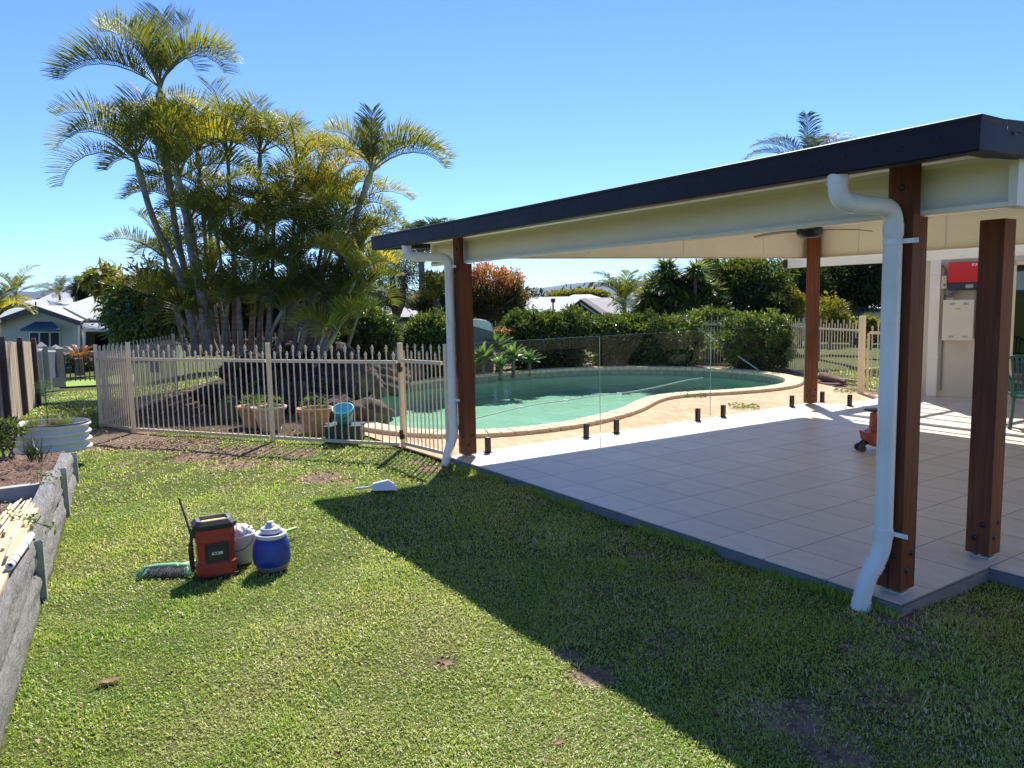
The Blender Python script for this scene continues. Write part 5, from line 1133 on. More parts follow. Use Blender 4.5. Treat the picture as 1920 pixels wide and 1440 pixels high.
# ------------------------------------------------------------------ rockery
def rock(label, c, r, mat='boulder', name='boulder', flat=.7, group='boulders of the rockery', rzz=0):
    bm = bmesh.new(); bmesh.ops.create_icosphere(bm, subdivisions=4, radius=1); s = random.uniform(0, 30); sx, sy = random.uniform(.8, 1.3), random.uniform(.8, 1.2)
    cutd = [(Vector(unit(1)[0]), random.uniform(.6, .85)) for _ in range(8)]
    for v in bm.verts:
        p = v.co.copy()
        for nrm, dd in cutd:
            k = p.dot(nrm)
            if k > dd: p -= nrm*(k-dd)*.85
        q = 1+.10*math.sin(p.x*4+s)*math.cos(p.y*5+s)+.05*math.sin(p.z*11+p.x*9+s)+.025*math.sin(p.y*23+p.z*19+s)
        v.co = Vector((p.x*sx*r*q, p.y*sy*r*q, p.z*flat*r*q))
    me = bpy.data.meshes.new(name); bm.to_mesh(me); bm.free(); o = bpy.data.objects.new(name, me); COL.objects.link(o); me.materials.append(M[mat]); o.location = tuple(c); o.rotation_euler = (0, 0, random.uniform(0, 6)); me.polygons.foreach_set('use_smooth', [True]*len(me.polygons))
    return tag(o, label, 'boulder', group)
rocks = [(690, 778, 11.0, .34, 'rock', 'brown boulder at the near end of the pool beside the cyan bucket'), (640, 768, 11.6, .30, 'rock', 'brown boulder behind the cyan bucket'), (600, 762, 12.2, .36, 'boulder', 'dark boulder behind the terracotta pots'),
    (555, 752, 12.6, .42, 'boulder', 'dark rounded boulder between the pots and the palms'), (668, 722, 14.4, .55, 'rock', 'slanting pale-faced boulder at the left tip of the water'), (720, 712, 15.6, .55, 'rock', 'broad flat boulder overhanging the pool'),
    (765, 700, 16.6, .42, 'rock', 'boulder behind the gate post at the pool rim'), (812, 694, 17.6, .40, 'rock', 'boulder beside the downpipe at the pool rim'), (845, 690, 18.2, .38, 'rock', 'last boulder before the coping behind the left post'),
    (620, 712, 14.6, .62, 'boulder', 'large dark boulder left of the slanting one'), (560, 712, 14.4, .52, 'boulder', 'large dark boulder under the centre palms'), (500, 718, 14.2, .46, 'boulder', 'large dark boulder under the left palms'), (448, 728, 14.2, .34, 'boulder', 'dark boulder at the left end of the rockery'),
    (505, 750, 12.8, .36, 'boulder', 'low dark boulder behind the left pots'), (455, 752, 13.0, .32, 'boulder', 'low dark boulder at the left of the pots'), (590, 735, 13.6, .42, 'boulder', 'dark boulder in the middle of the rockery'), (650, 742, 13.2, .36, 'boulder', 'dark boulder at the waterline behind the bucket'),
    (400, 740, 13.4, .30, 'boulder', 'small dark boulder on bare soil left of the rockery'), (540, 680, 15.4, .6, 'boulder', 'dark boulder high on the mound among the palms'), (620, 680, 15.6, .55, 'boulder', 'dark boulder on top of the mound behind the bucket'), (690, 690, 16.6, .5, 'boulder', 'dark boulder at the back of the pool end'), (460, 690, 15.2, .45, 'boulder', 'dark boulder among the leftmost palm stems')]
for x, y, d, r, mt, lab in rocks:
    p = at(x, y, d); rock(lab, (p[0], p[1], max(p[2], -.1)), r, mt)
def pot(label, x, y, d, R, mat, h=.30, plant=None):
    p = at(x, y, d); z = -.085; t = thing('flower_pot', label, 'flower pot', (p[0], p[1], z), group='clay pots behind the fence'); m = MB(); c = (p[0], p[1], z)
    m.lathe([(R*.55, 0), (R*.62, h*.1), (R*.86, h*.72), (R*.92, h*.84), (R*1.0, h*.86), (R*1.05, h), (R*.95, h), (R*.88, h*.86)], c=c, n=28, caps=False); m.lathe([(R*.55, 0), (0.01, .001)], c=c, n=28, caps=False); m.build('pot', M[mat], t)
    m = MB(); m.lathe([(R*.92, h*.88), (.01, h*.9)], c=c, n=20, caps=False); m.build('soil', M['mulch'], t)
    n = 260; P = np.array([p[0], p[1], z+h*.95])+unit(n)*np.array([R*.75, R*.75, .10])+np.array([0, 0, .06]); V, F = leaf_arrays(P, unit(n)+np.array([0, 0, .4]), unit(n), rng.uniform(.02, .05, n), rng.uniform(.012, .024, n)); npmesh('foliage', M['l_herb'], V, F, {'rnd': np.repeat(rng.uniform(0, .8, n), 4)}, t)
pot('terracotta pot at the back left of the pair behind the fence', 478, 800, 11.0, .24, 'terracotta', .32); pot('pale weathered pot behind the second fence post', 507, 812, 10.7, .235, 'terracotta_pale', .34); pot('two-tone terracotta pot beside the green tub', 592, 816, 10.4, .24, 'terracotta', .35)
p = at(433, 790, 11.6); BX = thing('planter_box', 'dark square planter box with low green plants left of the clay pots', 'planter box', (p[0], p[1], -.08)); m = MB(); m.box((p[0], p[1], .08), (.30, .22, .30), Matrix.Rotation(rz, 3, 'Z')); m.build('box', M['darkgreen'], BX, bevel=.01)
n = 200; P = np.array([p[0], p[1], .25])+unit(n)*np.array([.13, .1, .05]); V, F = leaf_arrays(P, unit(n)+np.array([0, 0, .4]), unit(n), rng.uniform(.02, .05, n), rng.uniform(.01, .02, n)); npmesh('foliage', M['l_herb'], V, F, {'rnd': np.repeat(rng.uniform(0, .7, n), 4)}, BX)
p = G(648, 828, -.08); GT = thing('storage_tub', 'dark green plastic crate under the cyan bucket', 'crate', (p[0], p[1], -.08)); R3 = Matrix.Rotation(rz, 3, 'Z')
m = MB()
for (cx, cy, sx, sy) in ((0, -.14, .44, .012), (0, .14, .44, .012), (-.215, 0, .012, .27), (.215, 0, .012, .27)):
    o2 = R3 @ Vector((cx, cy, 0)); m.box((p[0]+o2.x, p[1]+o2.y, .03), (sx, sy, .22), R3)
m.box((p[0], p[1], -.075), (.43, .28, .012), R3); m.box((p[0], p[1], .135), (.48, .33, .018), R3); m.build('crate_body', M['darkgreen'], GT, bevel=.004)
m = MB()
for cx in (-.23, .23): o2 = R3 @ Vector((cx, 0, 0)); m.box((p[0]+o2.x, p[1]+o2.y, .145), (.04, .12, .03), R3)
bsplit(m, 'clip_handle', M['black'], GT, bevel=.005)
CB = thing('bucket', 'cyan plastic bucket tipped back on the dark green crate', 'bucket', (p[0], p[1], .15)); Mx = Matrix.Translation((p[0], p[1], .165)) @ Matrix.Rotation(rz, 4, 'Z') @ Matrix.Rotation(RD(22), 4, 'X')
m = MB(); m.lathe([(.01, 0), (.095, 0), (.13, .20), (.136, .205), (.136, .215), (.126, .213), (.091, .008), (.01, .006)], n=28, caps=False, M=Mx); m.build('shell', M['cyan'], CB)
m = MB(); m.tube([tuple(Mx @ Vector((.134*cos(a), -abs(.134*sin(a))*1.0, .20-.07*sin(a)))) for a in np.linspace(0, pi, 13)], .004, 6); m.build('handle', M['black'], CB)
# blue spade handle bits among the pots are too small to read; skipped
for x, y, d, L_, lab in ((420, 748, 13.4, .34, 'low fern at the left end of the rockery'), (468, 742, 13.0, .36, 'low fern beside the planter box in the rockery'), (532, 742, 12.9, .34, 'low fern behind the pale clay pot'), (612, 742, 13.0, .36, 'low fern behind the cyan bucket'), (575, 700, 14.4, .45, 'fern on the rockery mound under the centre palms'), (500, 700, 14.0, .42, 'fern on the mound under the left palms'), (640, 700, 14.6, .42, 'fern beside the slanting boulder'), (440, 705, 14.3, .4, 'fern at the foot of the leftmost trunks')):
    p = at(x, y, d); t = thing('fern', lab, 'fern', tuple(p), group='ferns among the rockery boulders'); V, F, R_ = [], [[], []], []
    for k in range(12): frond(V, F, R_, p+np.array([0, 0, .05]), k*2.4+random.random(), random.uniform(.5, 1.2), L_*random.uniform(.8, 1.2), 1.2, w=L_*.28, nl=16, lw=.018, vee=.2)
    npmesh('fronds', M['l_palmdk'], np.concatenate(V), [np.concatenate(F[0]), np.concatenate(F[1])], {'rnd': np.concatenate(R_)}, t); mb = MB(); mb.tube([tuple(p+np.array([0, 0, -.2])), tuple(p+np.array([0, 0, .06]))], .03, 6); mb.build('crown_base', M['bark'], t)
# ------------------------------------------------------------------ barbecue, pool things
p = at(893, 655, 18.2); BQ = thing('barbecue', 'barbecue with a rounded slate-blue hood standing at the pool edge behind the left post', 'barbecue', (p[0], p[1], -.08)); RZ3 = Matrix.Rotation(rz, 4, 'Z')
prof = [(-.34, 0), (.40, 0), (.42, .10), (.42, .42), (.36, .60), (.25, .68), (.08, .72), (-.30, .72), (-.34, .66)]
Mx = Matrix.Translation((p[0], p[1], p[2])) @ RZ3 @ Matrix.Rotation(RD(90), 4, 'X'); m = MB(); m.prism(prof, -.25, .25, Mx); m.build('hood', M['hood'], BQ, bevel=.02)
m = MB(); m.prism([(x*1.01, y) for x, y in prof[3:]]+[(-.34, .69), (-.30, .745), (.09, .745), (.27, .70), (.385, .61), (.445, .42)][::1][:0], .24, .262, Mx); m.prism([(-.36, -.04), (.44, -.04), (.44, .02), (-.36, .02)], -.28, .28, Mx); m.build('hood_trim', M['steel'], BQ)
m = MB(); m.prism([(-.34, -(p[2]+.05)), (.40, -(p[2]+.05)), (.40, -.045), (-.34, -.045)], -.22, .22, Mx); m.build('cabinet', M['black'], BQ)
a, b_ = at(1286, 600, 18.6), G(1421, 693, .02); PP = thing('pool_pole', 'long silver telescopic pool pole leaning from the coping onto the hedge', 'pool pole', tuple(b_)); m = MB(); mid = (a+b_)/2; m.tube([tuple(b_), tuple(mid)], .017, 8); m.tube([tuple(mid), tuple(a)], .013, 8); m.build('pole', M['steel'], PP)
m = MB(); m.tube([tuple(a-(b_-a)*.0), tuple(a+(a-b_)/np.linalg.norm(a-b_)*.12)], .02, 8); m.beam(tuple(a-CR*.14), tuple(a+CR*.10+np.array([0, 0, -.05])), .06, .05); m.build('brush_head', M['hood'], PP)
ph = [G(x, y, -.155) for x, y in ((852, 796), (885, 786), (930, 775), (975, 764), (1020, 756), (1060, 751), (1120, 742), (1160, 738), (1200, 732), (1240, 724), (1275, 715), (1318, 708))]
HS = thing('pool_cleaner_hose', 'thin pale cleaner hose floating across the pool', 'hose', tuple(ph[5])); m = MB(); m.tube(fillet([tuple(q) for q in ph], .5, 4), .010, 8); m.build('hose', M['pipehose'], HS)
m = MB()
for q in ph[1:9:2]: m.tube([tuple(q-np.array([.05, .0, 0])), tuple(q+np.array([.05, .02, 0]))], .016, 8)
bsplit(m, 'float', M['white'], HS)
p = G(1570, 713, -.03); TW = thing('rolled_mat', 'small purple and brown rolled mat dropped on the paving by the side fence', 'mat', (p[0], p[1], -.05)); m = MB()
pts = [G(x, y, .02) for x, y in ((1542, 706), (1556, 709), (1572, 712), (1585, 716))]; m.tube([tuple(q) for q in pts], [.09, .085, .06, .03], 12); m.build('roll', M['mulch'], TW)
m = MB(); m.prism([(0, 0), (1, 0), (1, 1), (0, 1)], 0, .02, Matrix.Translation((0, 0, -.05)) @ Matrix(((G(1590, 718)[0]-G(1545, 716)[0], -.2, 0, G(1545, 716)[0]), (G(1590, 718)[1]-G(1545, 716)[1], .1, 0, G(1545, 716)[1]), (0, 0, 1, 0), (0, 0, 0, 1)))); m.build('flap', M['purple'], TW)
for i, (x, y, sc, lab) in enumerate(((1297, 743, .16, 'leafy weed growing in the paving beside the coping curve'), (1395, 765, .16, 'flat weed in the paving before the third glass panel'), (1590, 735, .14, 'small weed in the paving near the side gate'))):
    q = G(x, y, -.05); t = thing('paving_weed', lab, 'weed', tuple(q)); n = 130; P = q+unit(n)*np.array([sc*1.6, sc*1.2, .02]); P[:, 2] = q[2]+rng.uniform(0, .05, n); V, F = leaf_arrays(P, unit(n)*np.array([1, 1, .4])+np.array([0, 0, .2]), unit(n)+np.array([0, 0, 1.]), rng.uniform(.03, .08, n), rng.uniform(.015, .03, n)); npmesh('leaves', M['l_herb'], V, F, {'rnd': np.repeat(rng.uniform(.1, .9, n), 4)}, t)
    m = MB(); m.tube([tuple(q-CR*sc), tuple(q+CR*sc*.8+np.array([0, 0, .01]))], .004, 5); m.build('runner', M['darkgreen'], t)

# ------------------------------------------------------------------ our house: wall, eave, pergola
HW = np.array([-.27, 8.36]); HU = np.array([.906, .423]); HN = np.array([.423, -.906])   # wall origin, direction, outward normal
def hs(px, o=0.0):
    lo, hi = -1, 8
    for _ in range(50):
        m_ = (lo+hi)/2; q = HW+HU*m_+HN*o
        if pix((q[0], q[1], 1))[0] < px: lo = m_
        else: hi = m_
    return lo
def hp(s, o, z): q = HW+HU*s+HN*o; return (q[0], q[1], z)
RH = Matrix.Rotation(math.atan2(HU[1], HU[0]), 3, 'Z')
def hbox(mb, s0, s1, o0, o1, z0_, z1_): return mb.box(hp((s0+s1)/2, (o0+o1)/2, (z0_+z1_)/2), (s1-s0, abs(o1-o0), z1_-z0_), RH)
HO = thing('house', 'cream rendered house wall with red inverter at the far side of the patio', 'house', (HW[0], HW[1], 0))
sd0 = hs(1893); m = MB(); hbox(m, -.36, sd0, -.2, 0, 0, 2.55); hbox(m, sd0, sd0+2.2, -.2, 0, 2.08, 2.55); hbox(m, sd0+2.2, 6, -.2, 0, 0, 2.55); hbox(m, -.36, -.16, -5, -.2, 0, 2.55); m.build('wall', M['wall'], HO)
m = MB(); m.bb(6.6, 12, 1.3, 13, 0, 2.6); m.build('unseen_wing_wall', M['wall'], HO); m = MB(); m.bb(6.3, 12.3, 1.0, 13, 2.61, 2.7); m.build('unseen_wing_roof', M['white'], HO)  # unseen wing, added so the pool glass doesn't reflect bright ground
m = MB(); hbox(m, -.35, 6.3, -5, .02, 2.55, 2.62); hbox(m, -.35, 6.3, .02, .05, 2.45, 2.66); m.build('eave', M['white'], HO)
m = MB(); hbox(m, sd0, sd0+.05, -.12, .02, 0, 2.08); hbox(m, sd0, sd0+2.2, -.12, .02, 2.03, 2.08); hbox(m, sd0+1.08, sd0+1.13, -.10, -.02, 0.03, 2.03); hbox(m, sd0, sd0+2.2, -.12, .02, 0, .03); d = m.build('door_frame', M['alu_post'], HO)
m = MB(); hbox(m, sd0+.05, sd0+1.08, -.075, -.065, .03, 2.03); hbox(m, sd0+1.13, sd0+2.2, -.085, -.075, .03, 2.03); m.build('pane', M['window'], d)
m = MB(); hbox(m, sd0+.05, sd0+2.2, -.3, -.28, 0, 2.03); m.build('dark_backing', M['shade'], HO)  # dark sheet standing in for the unlit room behind the glass
a0, a1 = hs(1740, .04), hs(1760, .04); m = MB(); hbox(m, a0, a1, .0, .075, 0, 2.35); hbox(m, a0-.004, a1+.004, -.0, .080, .60, .63); hbox(m, a0-.004, a1+.004, -.0, .080, 1.9, 1.93); m.build('downpipe', M['cream2'], HO, bevel=.008)
a1 = hs(1768, .02); m = MB(); m.tube([hp(a1, .02, .1), hp(a1, .02, 2.0), hp(a1-.05, .02, 2.06), hp(a1-.09, .02, 2.06)], .012, 8); m.build('conduit', M['greyplastic'], HO)
i0, i1 = hs(1773, .18), hs(1833, .18); IV = thing('solar_inverter', 'red and navy solar inverter mounted high on the cream wall', 'inverter', hp(i0, .1, 1.7))
m = MB(); hbox(m, i0, i1, .02, .19, 1.79, 2.10); m.build('red_cover', M['invred'], IV, bevel=.006)
m = MB(); hbox(m, i0, i1, .02, .185, 1.665, 1.787); m.build('lower_casing', M['navy'], IV, bevel=.006)
m = MB(); hbox(m, i0+.24, i0+.34, .186, .190, 1.70, 1.755); m.build('display', M['screen'], IV)
m = MB(); hbox(m, i1-.115, i1-.045, .191, .1925, 2.035, 2.07); m.build('logo_patch', M['label'], IV); m = MB(); hbox(m, i1-.085, i1-.068, .193, .1945, 2.043, 2.062); m.build('logo_mark', M['navy'], IV)
m = MB(); m.tube(fillet([hp(i0+.09, .08, 1.67), hp(i0+.09, .08, 1.60), hp(i0+.02, .06, 1.58), hp(i0-.02, .03, 1.52)], .03), .014, 8); m.tube([hp(i0+.13, .08, 1.67), hp(i0+.12, .08, 1.61)], .018, 8); m.build('cable', M['greyplastic'], IV)
e0 = i0-.07; IS = thing('isolator_switch', 'small ivory isolator box to the left of the inverter', 'switch', hp(e0, .03, 1.7)); m = MB(); hbox(m, e0-.02, e0+.055, .0, .07, 1.70, 1.90); m.build('box', M['ivory'], IS, bevel=.006); m = MB(); hbox(m, e0+.01, e0+.035, .07, .085, 1.745, 1.765); m.build('switch_lever', M['blackm'], IS)
b0_, b1_ = hs(1766, .2), hs(1824, .2); BT = thing('battery_box', 'ivory battery cabinet on the cream wall below the inverter', 'battery cabinet', hp(b0_, .1, .9))
m = MB(); hbox(m, b0_, b1_, .01, .20, .90, 1.525); m.build('cabinet', M['ivory'], BT, bevel=.008); m = MB()
for z in (.955, 1.46):
    for s in (b0_+.09, b1_-.14):
        for k in range(4): hbox(m, s, s+.07, .2, .2015, z-.012+.008*k, z-.008+.008*k)
bsplit(m, 'vent_slot', M['greyplastic'], BT); m = MB(); hbox(m, (b0_+b1_)/2-.04, (b0_+b1_)/2+.04, .2005, .202, 1.375, 1.395); m.build('warning_label', M['yellow'], BT)
m = MB(); hbox(m, b0_+.04, b0_+.14, .05, .13, 1.525, 1.56); m.build('junction', M['pine'], BT); m = MB(); m.tube(fillet([hp(b0_+.05, .07, 1.53), hp(b0_+.03, .05, 1.58), hp(b0_+.13, .05, 1.62)], .02), .018, 8); m.tube([hp(b1_+.04, .03, .92), hp(b1_+.04, .03, 1.66)], .018, 8); m.build('conduit', M['greyplastic'], BT)
PG_ = thing('pergola', 'white timber pergola of beams and slats between the patio roof and the house', 'pergola', (0, 7, 2.2))
m = MB(); m.bb(-1.75, 5.5, 6.78, 6.83, 2.085, 2.235); m.build('front_beam', M['white'], PG_); m = MB(); m.bb(-1.80, -1.752, 6.74, 6.86, 2.09, 2.21); m.build('end_bracket', M['blackm'], PG_)
m = MB()
for k in range(7): x = -1.6+k*.98; m.bb(x-.022, x+.022, 6.84, 8.3+max(0, (x+.3)*.45), 2.16, 2.26)
bsplit(m, 'rafter', M['white'], PG_)
m = MB()
for k in range(6): y = 6.55+k*.42; m.bb(-1.75 if y > 6.8 else -1.3, 5.4, y-.02, y+.02, 2.262, 2.29)
bsplit(m, 'batten', M['white'], PG_)
m = MB(); m.bb(-1.7, -1.4, 6.84, 9.2, 2.292, 2.31); m.bb(2.2, 5.4, 6.5, 9.0, 2.292, 2.31); bsplit(m, 'cover_sheet', M['white'], PG_)

# ------------------------------------------------------------------ green chair (local frame: x right, y back)
c0 = G(1925, 800, 0); CH = thing('plastic_chair', 'dark green plastic garden armchair at the right edge of the patio', 'chair', (c0[0], c0[1], 0)); CH.rotation_euler = (0, 0, rz+RD(-18))
m = MB(); vs = []; nn = 9
for j in range(nn):
    for i in range(nn):
        u, v = i/(nn-1)*2-1, j/(nn-1)*2-1; vs.append((u*.22*(1+.06*v*-1), v*.21, .415-.018*(1-u*u)*(1-v*v)-.02*max(0, -v-.7)*3+.01*v))
m.add(vs, [(j*nn+i, j*nn+i+1, (j+1)*nn+i+1, (j+1)*nn+i) for j in range(nn-1) for i in range(nn-1)], True); o = m.build('seat', M['chairgreen'], CH, world=False); s_ = o.modifiers.new('t', 'SOLIDIFY'); s_.thickness = .022
m = MB(); arc = [(-.25, .17, .66), (-.255, .22, .72), (-.21, .27, .79), (-.11, .31, .83), (0, .32, .845), (.11, .31, .83), (.21, .27, .79), (.255, .22, .72), (.25, .17, .66)]; m.tube(fillet(arc, .05, 3), .017, 8)
for k in range(7):
    x = -.18+.06*k; zt = .845-.9*x*x*1.6; m.beam((x*.8, .20, .42), (x, .305-abs(x)*.35, zt-.01), .026, .010, up=(0, 1, 0))
m.tube([(-.17, .2, .43), (0, .215, .43), (.17, .2, .43)], .016, 8); m.build('backrest', M['chairgreen'], CH, world=False)
for s in (-1, 1):
    m = MB(); m.tube(fillet([(s*.25, .18, .66), (s*.275, .0, .655), (s*.27, -.19, .64), (s*.245, -.215, .58)], .06, 5), [.020]*1 if False else .019, 8); m.beam((s*.225, .18, .43), (s*.25, .18, .66), .04, .018); m.build('armrest', M['chairgreen'], CH, world=False)
    for y in (-1, 1):
        m = MB(); top = (s*.215, y*.185, .42); bot = (s*.255, y*.245, 0.0)
        for w_, dx in ((.022, 0), (.022, 1)):
            a, b_ = Vector(top), Vector(bot); m.beam(a+Vector((-s*.018*dx, 0, 0)), b_+Vector((-s*.010*dx, 0, 0)), .04 if dx else .012, .012 if dx else .045, up=(0, 1, 0))
        if y < 0: m.beam(Vector((s*.245, -.215, .60)), Vector((s*.22, -.19, .42)), .035, .014, up=(0, 1, 0))
        m.build('leg', M['chairgreen'], CH, world=False)
# ------------------------------------------------------------------ ride-on wiggle car
c0 = G(1640, 845, 0); CRR = thing('ride_on_toy', 'orange-red ride-on toy car with black steering wheel, half hidden by the white downpipe', 'toy car', (c0[0], c0[1], 0)); CRR.rotation_euler = (0, 0, rz)
side = [(-.145, .215), (-.12, .12), (-.07, .06), (.05, .045), (.30, .045), (.40, .10), (.42, .2), (.36, .21), (.28, .15), (.16, .15), (.06, .19), (.025, .27), (.01, .405), (-.045, .405), (-.05, .33), (-.065, .24), (-.09, .205)]
m = MB(); Mx = Matrix.Rotation(RD(90), 4, 'X')
nn = len(side); vs = []
for yy, k in ((-.11, .80), (-.085, .97), (.085, .97), (.11, .80)):
    for x, z in side: cx_, cz_ = .12, .13; f_ = k if z < .26 else 1; yw = yy if z < .24 else yy*.32; vs.append((cx_+(x-cx_)*f_, yw, cz_+(z-cz_)*f_))
fs = [tuple(range(nn))[::-1], tuple(range(3*nn, 4*nn))]
for a in range(3): fs += [(a*nn+i, a*nn+(i+1) % nn, (a+1)*nn+(i+1) % nn, (a+1)*nn+i) for i in range(nn)]
m.add(vs, fs); m.build('body', M['orange'], CRR, world=False, bevel=.008)
m = MB(); m.lathe([(.0, .0), (.10, .0), (.115, .008), (.10, .02), (.03, .024), (0, .03)], c=(-.01, 0, .425), n=24, caps=False); m.tube([(-.015, 0, .39), (-.01, 0, .43)], .02, 10); m.build('steering_wheel', M['black'], CRR, world=False)
for x, y, k in ((-.155, -.05, 1), (-.155, .05, 1), (.30, -.10, 0), (.30, .10, 0)):
    m = MB(); m.tube([(x, y-.015, .038), (x, y+.015, .038)], .037, 16); w = m.build('wheel', M['black'], CRR, world=False)
    if k: m = MB(); m.tube([(-.07, 0, .09), (-.11, y*.6, .095), (-.155, y*.8, .06), (x, y, .04)], [.022, .024, .020, .014], 8); m.build('front_arm', M['black'], CRR, world=False)

# ------------------------------------------------------------------ tools on the lawn
LZ = -.075
k0_ = G(374, 1088, LZ); CRh = np.array([CR[0], CR[1], 0]); CRh /= np.linalg.norm(CRh); CFh = np.array([CF[0], CF[1], 0]); CFh /= np.linalg.norm(CFh)
th = RD(30); RMc = thing('power_pack', 'red garden sprayer tank with black lid and black wand standing on the lawn', 'sprayer', (k0_[0], k0_[1], LZ)); RMc.rotation_euler = (0, 0, rz+th)
# local: x along the front face (to the right), y along the left face (away)
Wd_, Dp, Hh = .235, .175, .325; ch = .035
def octp(x0, x1, y0, y1, c): return [(x0+c, y0), (x1-c, y0), (x1, y0+c), (x1, y1-c), (x1-c, y1), (x0+c, y1), (x0, y1-c), (x0, y0+c)]
def loft(mb, rings, capb=True, capt=True, smooth=False):
    n = len(rings[0][0]); vs = [(x, y, z) for poly, z in rings for x, y in poly]
    fs = [(k*n+i, k*n+(i+1) % n, (k+1)*n+(i+1) % n, (k+1)*n+i) for k in range(len(rings)-1) for i in range(n)]
    if capb: fs.append(tuple(range(n))[::-1])
    if capt: fs.append(tuple(range((len(rings)-1)*n, len(rings)*n)))
    mb.add(vs, fs, smooth); return mb
m = MB(); loft(m, [(octp(0, Wd_, 0, Dp, ch), 0), (octp(-.003, Wd_+.003, -.003, Dp+.003, ch), .01), (octp(-.003, Wd_+.003, -.003, Dp+.003, ch), .085), (octp(.006, Wd_-.006, .006, Dp-.006, ch*.9), .095), (octp(.006, Wd_-.006, .006, Dp-.006, ch*.9), .225), (octp(-.002, Wd_+.002, -.002, Dp+.002, ch), .235), (octp(-.002, Wd_+.002, -.002, Dp+.002, ch), Hh)])
m.build('tank', M['red'], RMc, world=False, bevel=.004)
m = MB(); loft(m, [(octp(-.010, Wd_+.010, -.010, Dp+.010, ch), Hh-.012), (octp(-.014, Wd_+.014, -.014, Dp+.014, ch), Hh+.018), (octp(.012, Wd_-.012, .012, Dp-.012, ch*.8), Hh+.045)], capt=False); lid = m.build('lid', M['blackm'], RMc, world=False, bevel=.003)
m = MB(); loft(m, [(octp(.012, Wd_-.012, .012, Dp-.012, ch*.8), Hh+.045), (octp(.035, Wd_-.035, .028, Dp-.026, .008), Hh+.046), (octp(.036, Wd_-.036, .03, Dp-.028, .006), Hh+.018)], capb=False); m.build('lid_rim', M['greyplastic'], lid, world=False)
m = MB(); m.bb(.045, Wd_-.04, .035, .105, Hh+.019, Hh+.032); m.build('lid_label', M['yellow'], lid, world=False)
m = MB(); loft(m, [(octp(.045, .19, -.004, .012, .002), .10), (octp(.045, .19, -.004, .012, .002), .222)]); m.build('front_panel', M['blackm'], RMc, world=False, bevel=.002)
m = MB(); m.bb(.06, .175, -.008, -.004, .115, .208); m.build('battery_cover', M['black'], RMc, world=False, bevel=.003); m = MB(); m.bb(.083, .150, -.0095, -.0082, .150, .168); m.build('name_plate', M['label'], RMc, world=False)
m = MB(); m.bb(.095, .108, -.0102, -.0096, .154, .164); m.bb(.112, .123, -.0102, -.0096, .154, .164); bsplit(m, 'plate_marks', M['red'], RMc, world=False)
m = MB(); m.tube(fillet([(-.02, .05, .27), (-.045, .04, .22), (-.04, .06, .10), (-.03, .05, .04), (-.01, .09, .06)], .04, 5), .006, 8); m.tube(fillet([(-.012, .09, .27), (-.03, .085, .18), (-.024, .09, .06)], .04, 5), .006, 8); m.build('hose', M['black'], RMc, world=False)
q = Matrix.Rotation(-(rz+th), 3, 'Z') @ (Vector(at(336, 935, 5.0))-Vector(k0_)); m = MB(); m.tube([(-.018, .09, .05), (-.025, .07, .30)], .008, 8); m.tube([(-.022, .07, .28), tuple(q*.5+Vector((-.022, .07, .28))*.5), tuple(q)], [.009, .0075, .007], 8); m.box((-.012, .07, .29), (.03, .04, .05)); m.build('wand', M['black'], RMc, world=False)
m = MB(); m.bb(-.006, Wd_+.006, -.006, Dp+.006, -.004, .012); m.build('foot', M['blackm'], RMc, world=False)
# white bucket with rags
p = G(453, 1052, LZ); WB = thing('bucket', 'dirty white bucket stuffed with rags between the red tank and the blue jug', 'bucket', (p[0], p[1], LZ)); m = MB(); m.lathe([(.01, 0), (.075, 0), (.093, .18), (.098, .185), (.098, .2), (.091, .2), (.073, .01)], n=32, caps=False); m.build('shell', M['bucket'], WB, world=False)
m = MB(); aa = np.linspace(-.2, pi+.2, 15); cdir = math.atan2(-CFh[1], -CFh[0]); m.tube([(.098*cos(cdir-pi/2+a), .098*sin(cdir-pi/2+a), .175-.075*sin(a)) for a in np.linspace(0, pi, 13)], .0025, 6); m.build('handle', M['blackm'], WB, world=False)
RG = thing('rags', 'crumpled white rags heaped in the dirty bucket', 'rags', (p[0], p[1], LZ+.19)); bm = bmesh.new(); bmesh.ops.create_icosphere(bm, subdivisions=5, radius=1)
for v in bm.verts:
    c = v.co; a_ = math.atan2(c.y, c.x); k = 1+.10*math.sin(a_*7+c.z*6)+.09*math.sin(c.x*13+c.z*17)+.06*math.sin(c.y*27+c.x*19)+.03*math.sin(c.z*41+c.y*37)
    v.co = Vector((c.x*.088*min(k, 1.08), c.y*.088*min(k, 1.08), max(-.06, c.z*.062*k+.004*math.sin(c.x*44))))
me = bpy.data.meshes.new('rag_heap'); bm.to_mesh(me); bm.free(); o = bpy.data.objects.new('rag_heap', me); COL.objects.link(o); me.materials.append(M['rag']); o.parent = RG; me.polygons.foreach_set('use_smooth', [True]*len(me.polygons))
# blue water jug
p = G(511, 1066, LZ); JG = thing('water_jug', 'blue insulated water jug with white carry ring and lid on the lawn', 'water jug', (p[0], p[1], LZ)); m = MB(); m.lathe([(.103, .035), (.117, .05), (.1215, .09), (.119, .14), (.112, .18), (.103, .208), (.092, .224), (.070, .236), (.060, .244), (.058, .262)], n=40); m.build('body', M['blue'], JG, world=False)
m = MB(); m.lathe([(.088, 0), (.098, .004), (.103, .03), (.108, .044)], n=40); m.build('base', M['greyplastic'], JG, world=False)
m = MB(); m.lathe([(.088, .212), (.104, .222), (.112, .236), (.108, .247), (.094, .246), (.084, .236)], n=40, caps=False, sy=.92); m.build('carry_ring', M['palegrey'], JG, world=False)
m = MB(); m.lathe([(.062, .248), (.064, .252), (.064, .278), (.058, .283), (.034, .284), (.032, .300), (.026, .304), (.022, .304), (.022, .318), (.016, .322), (.0, .323)], n=32); m.build('lid', M['palegrey'], JG, world=False)
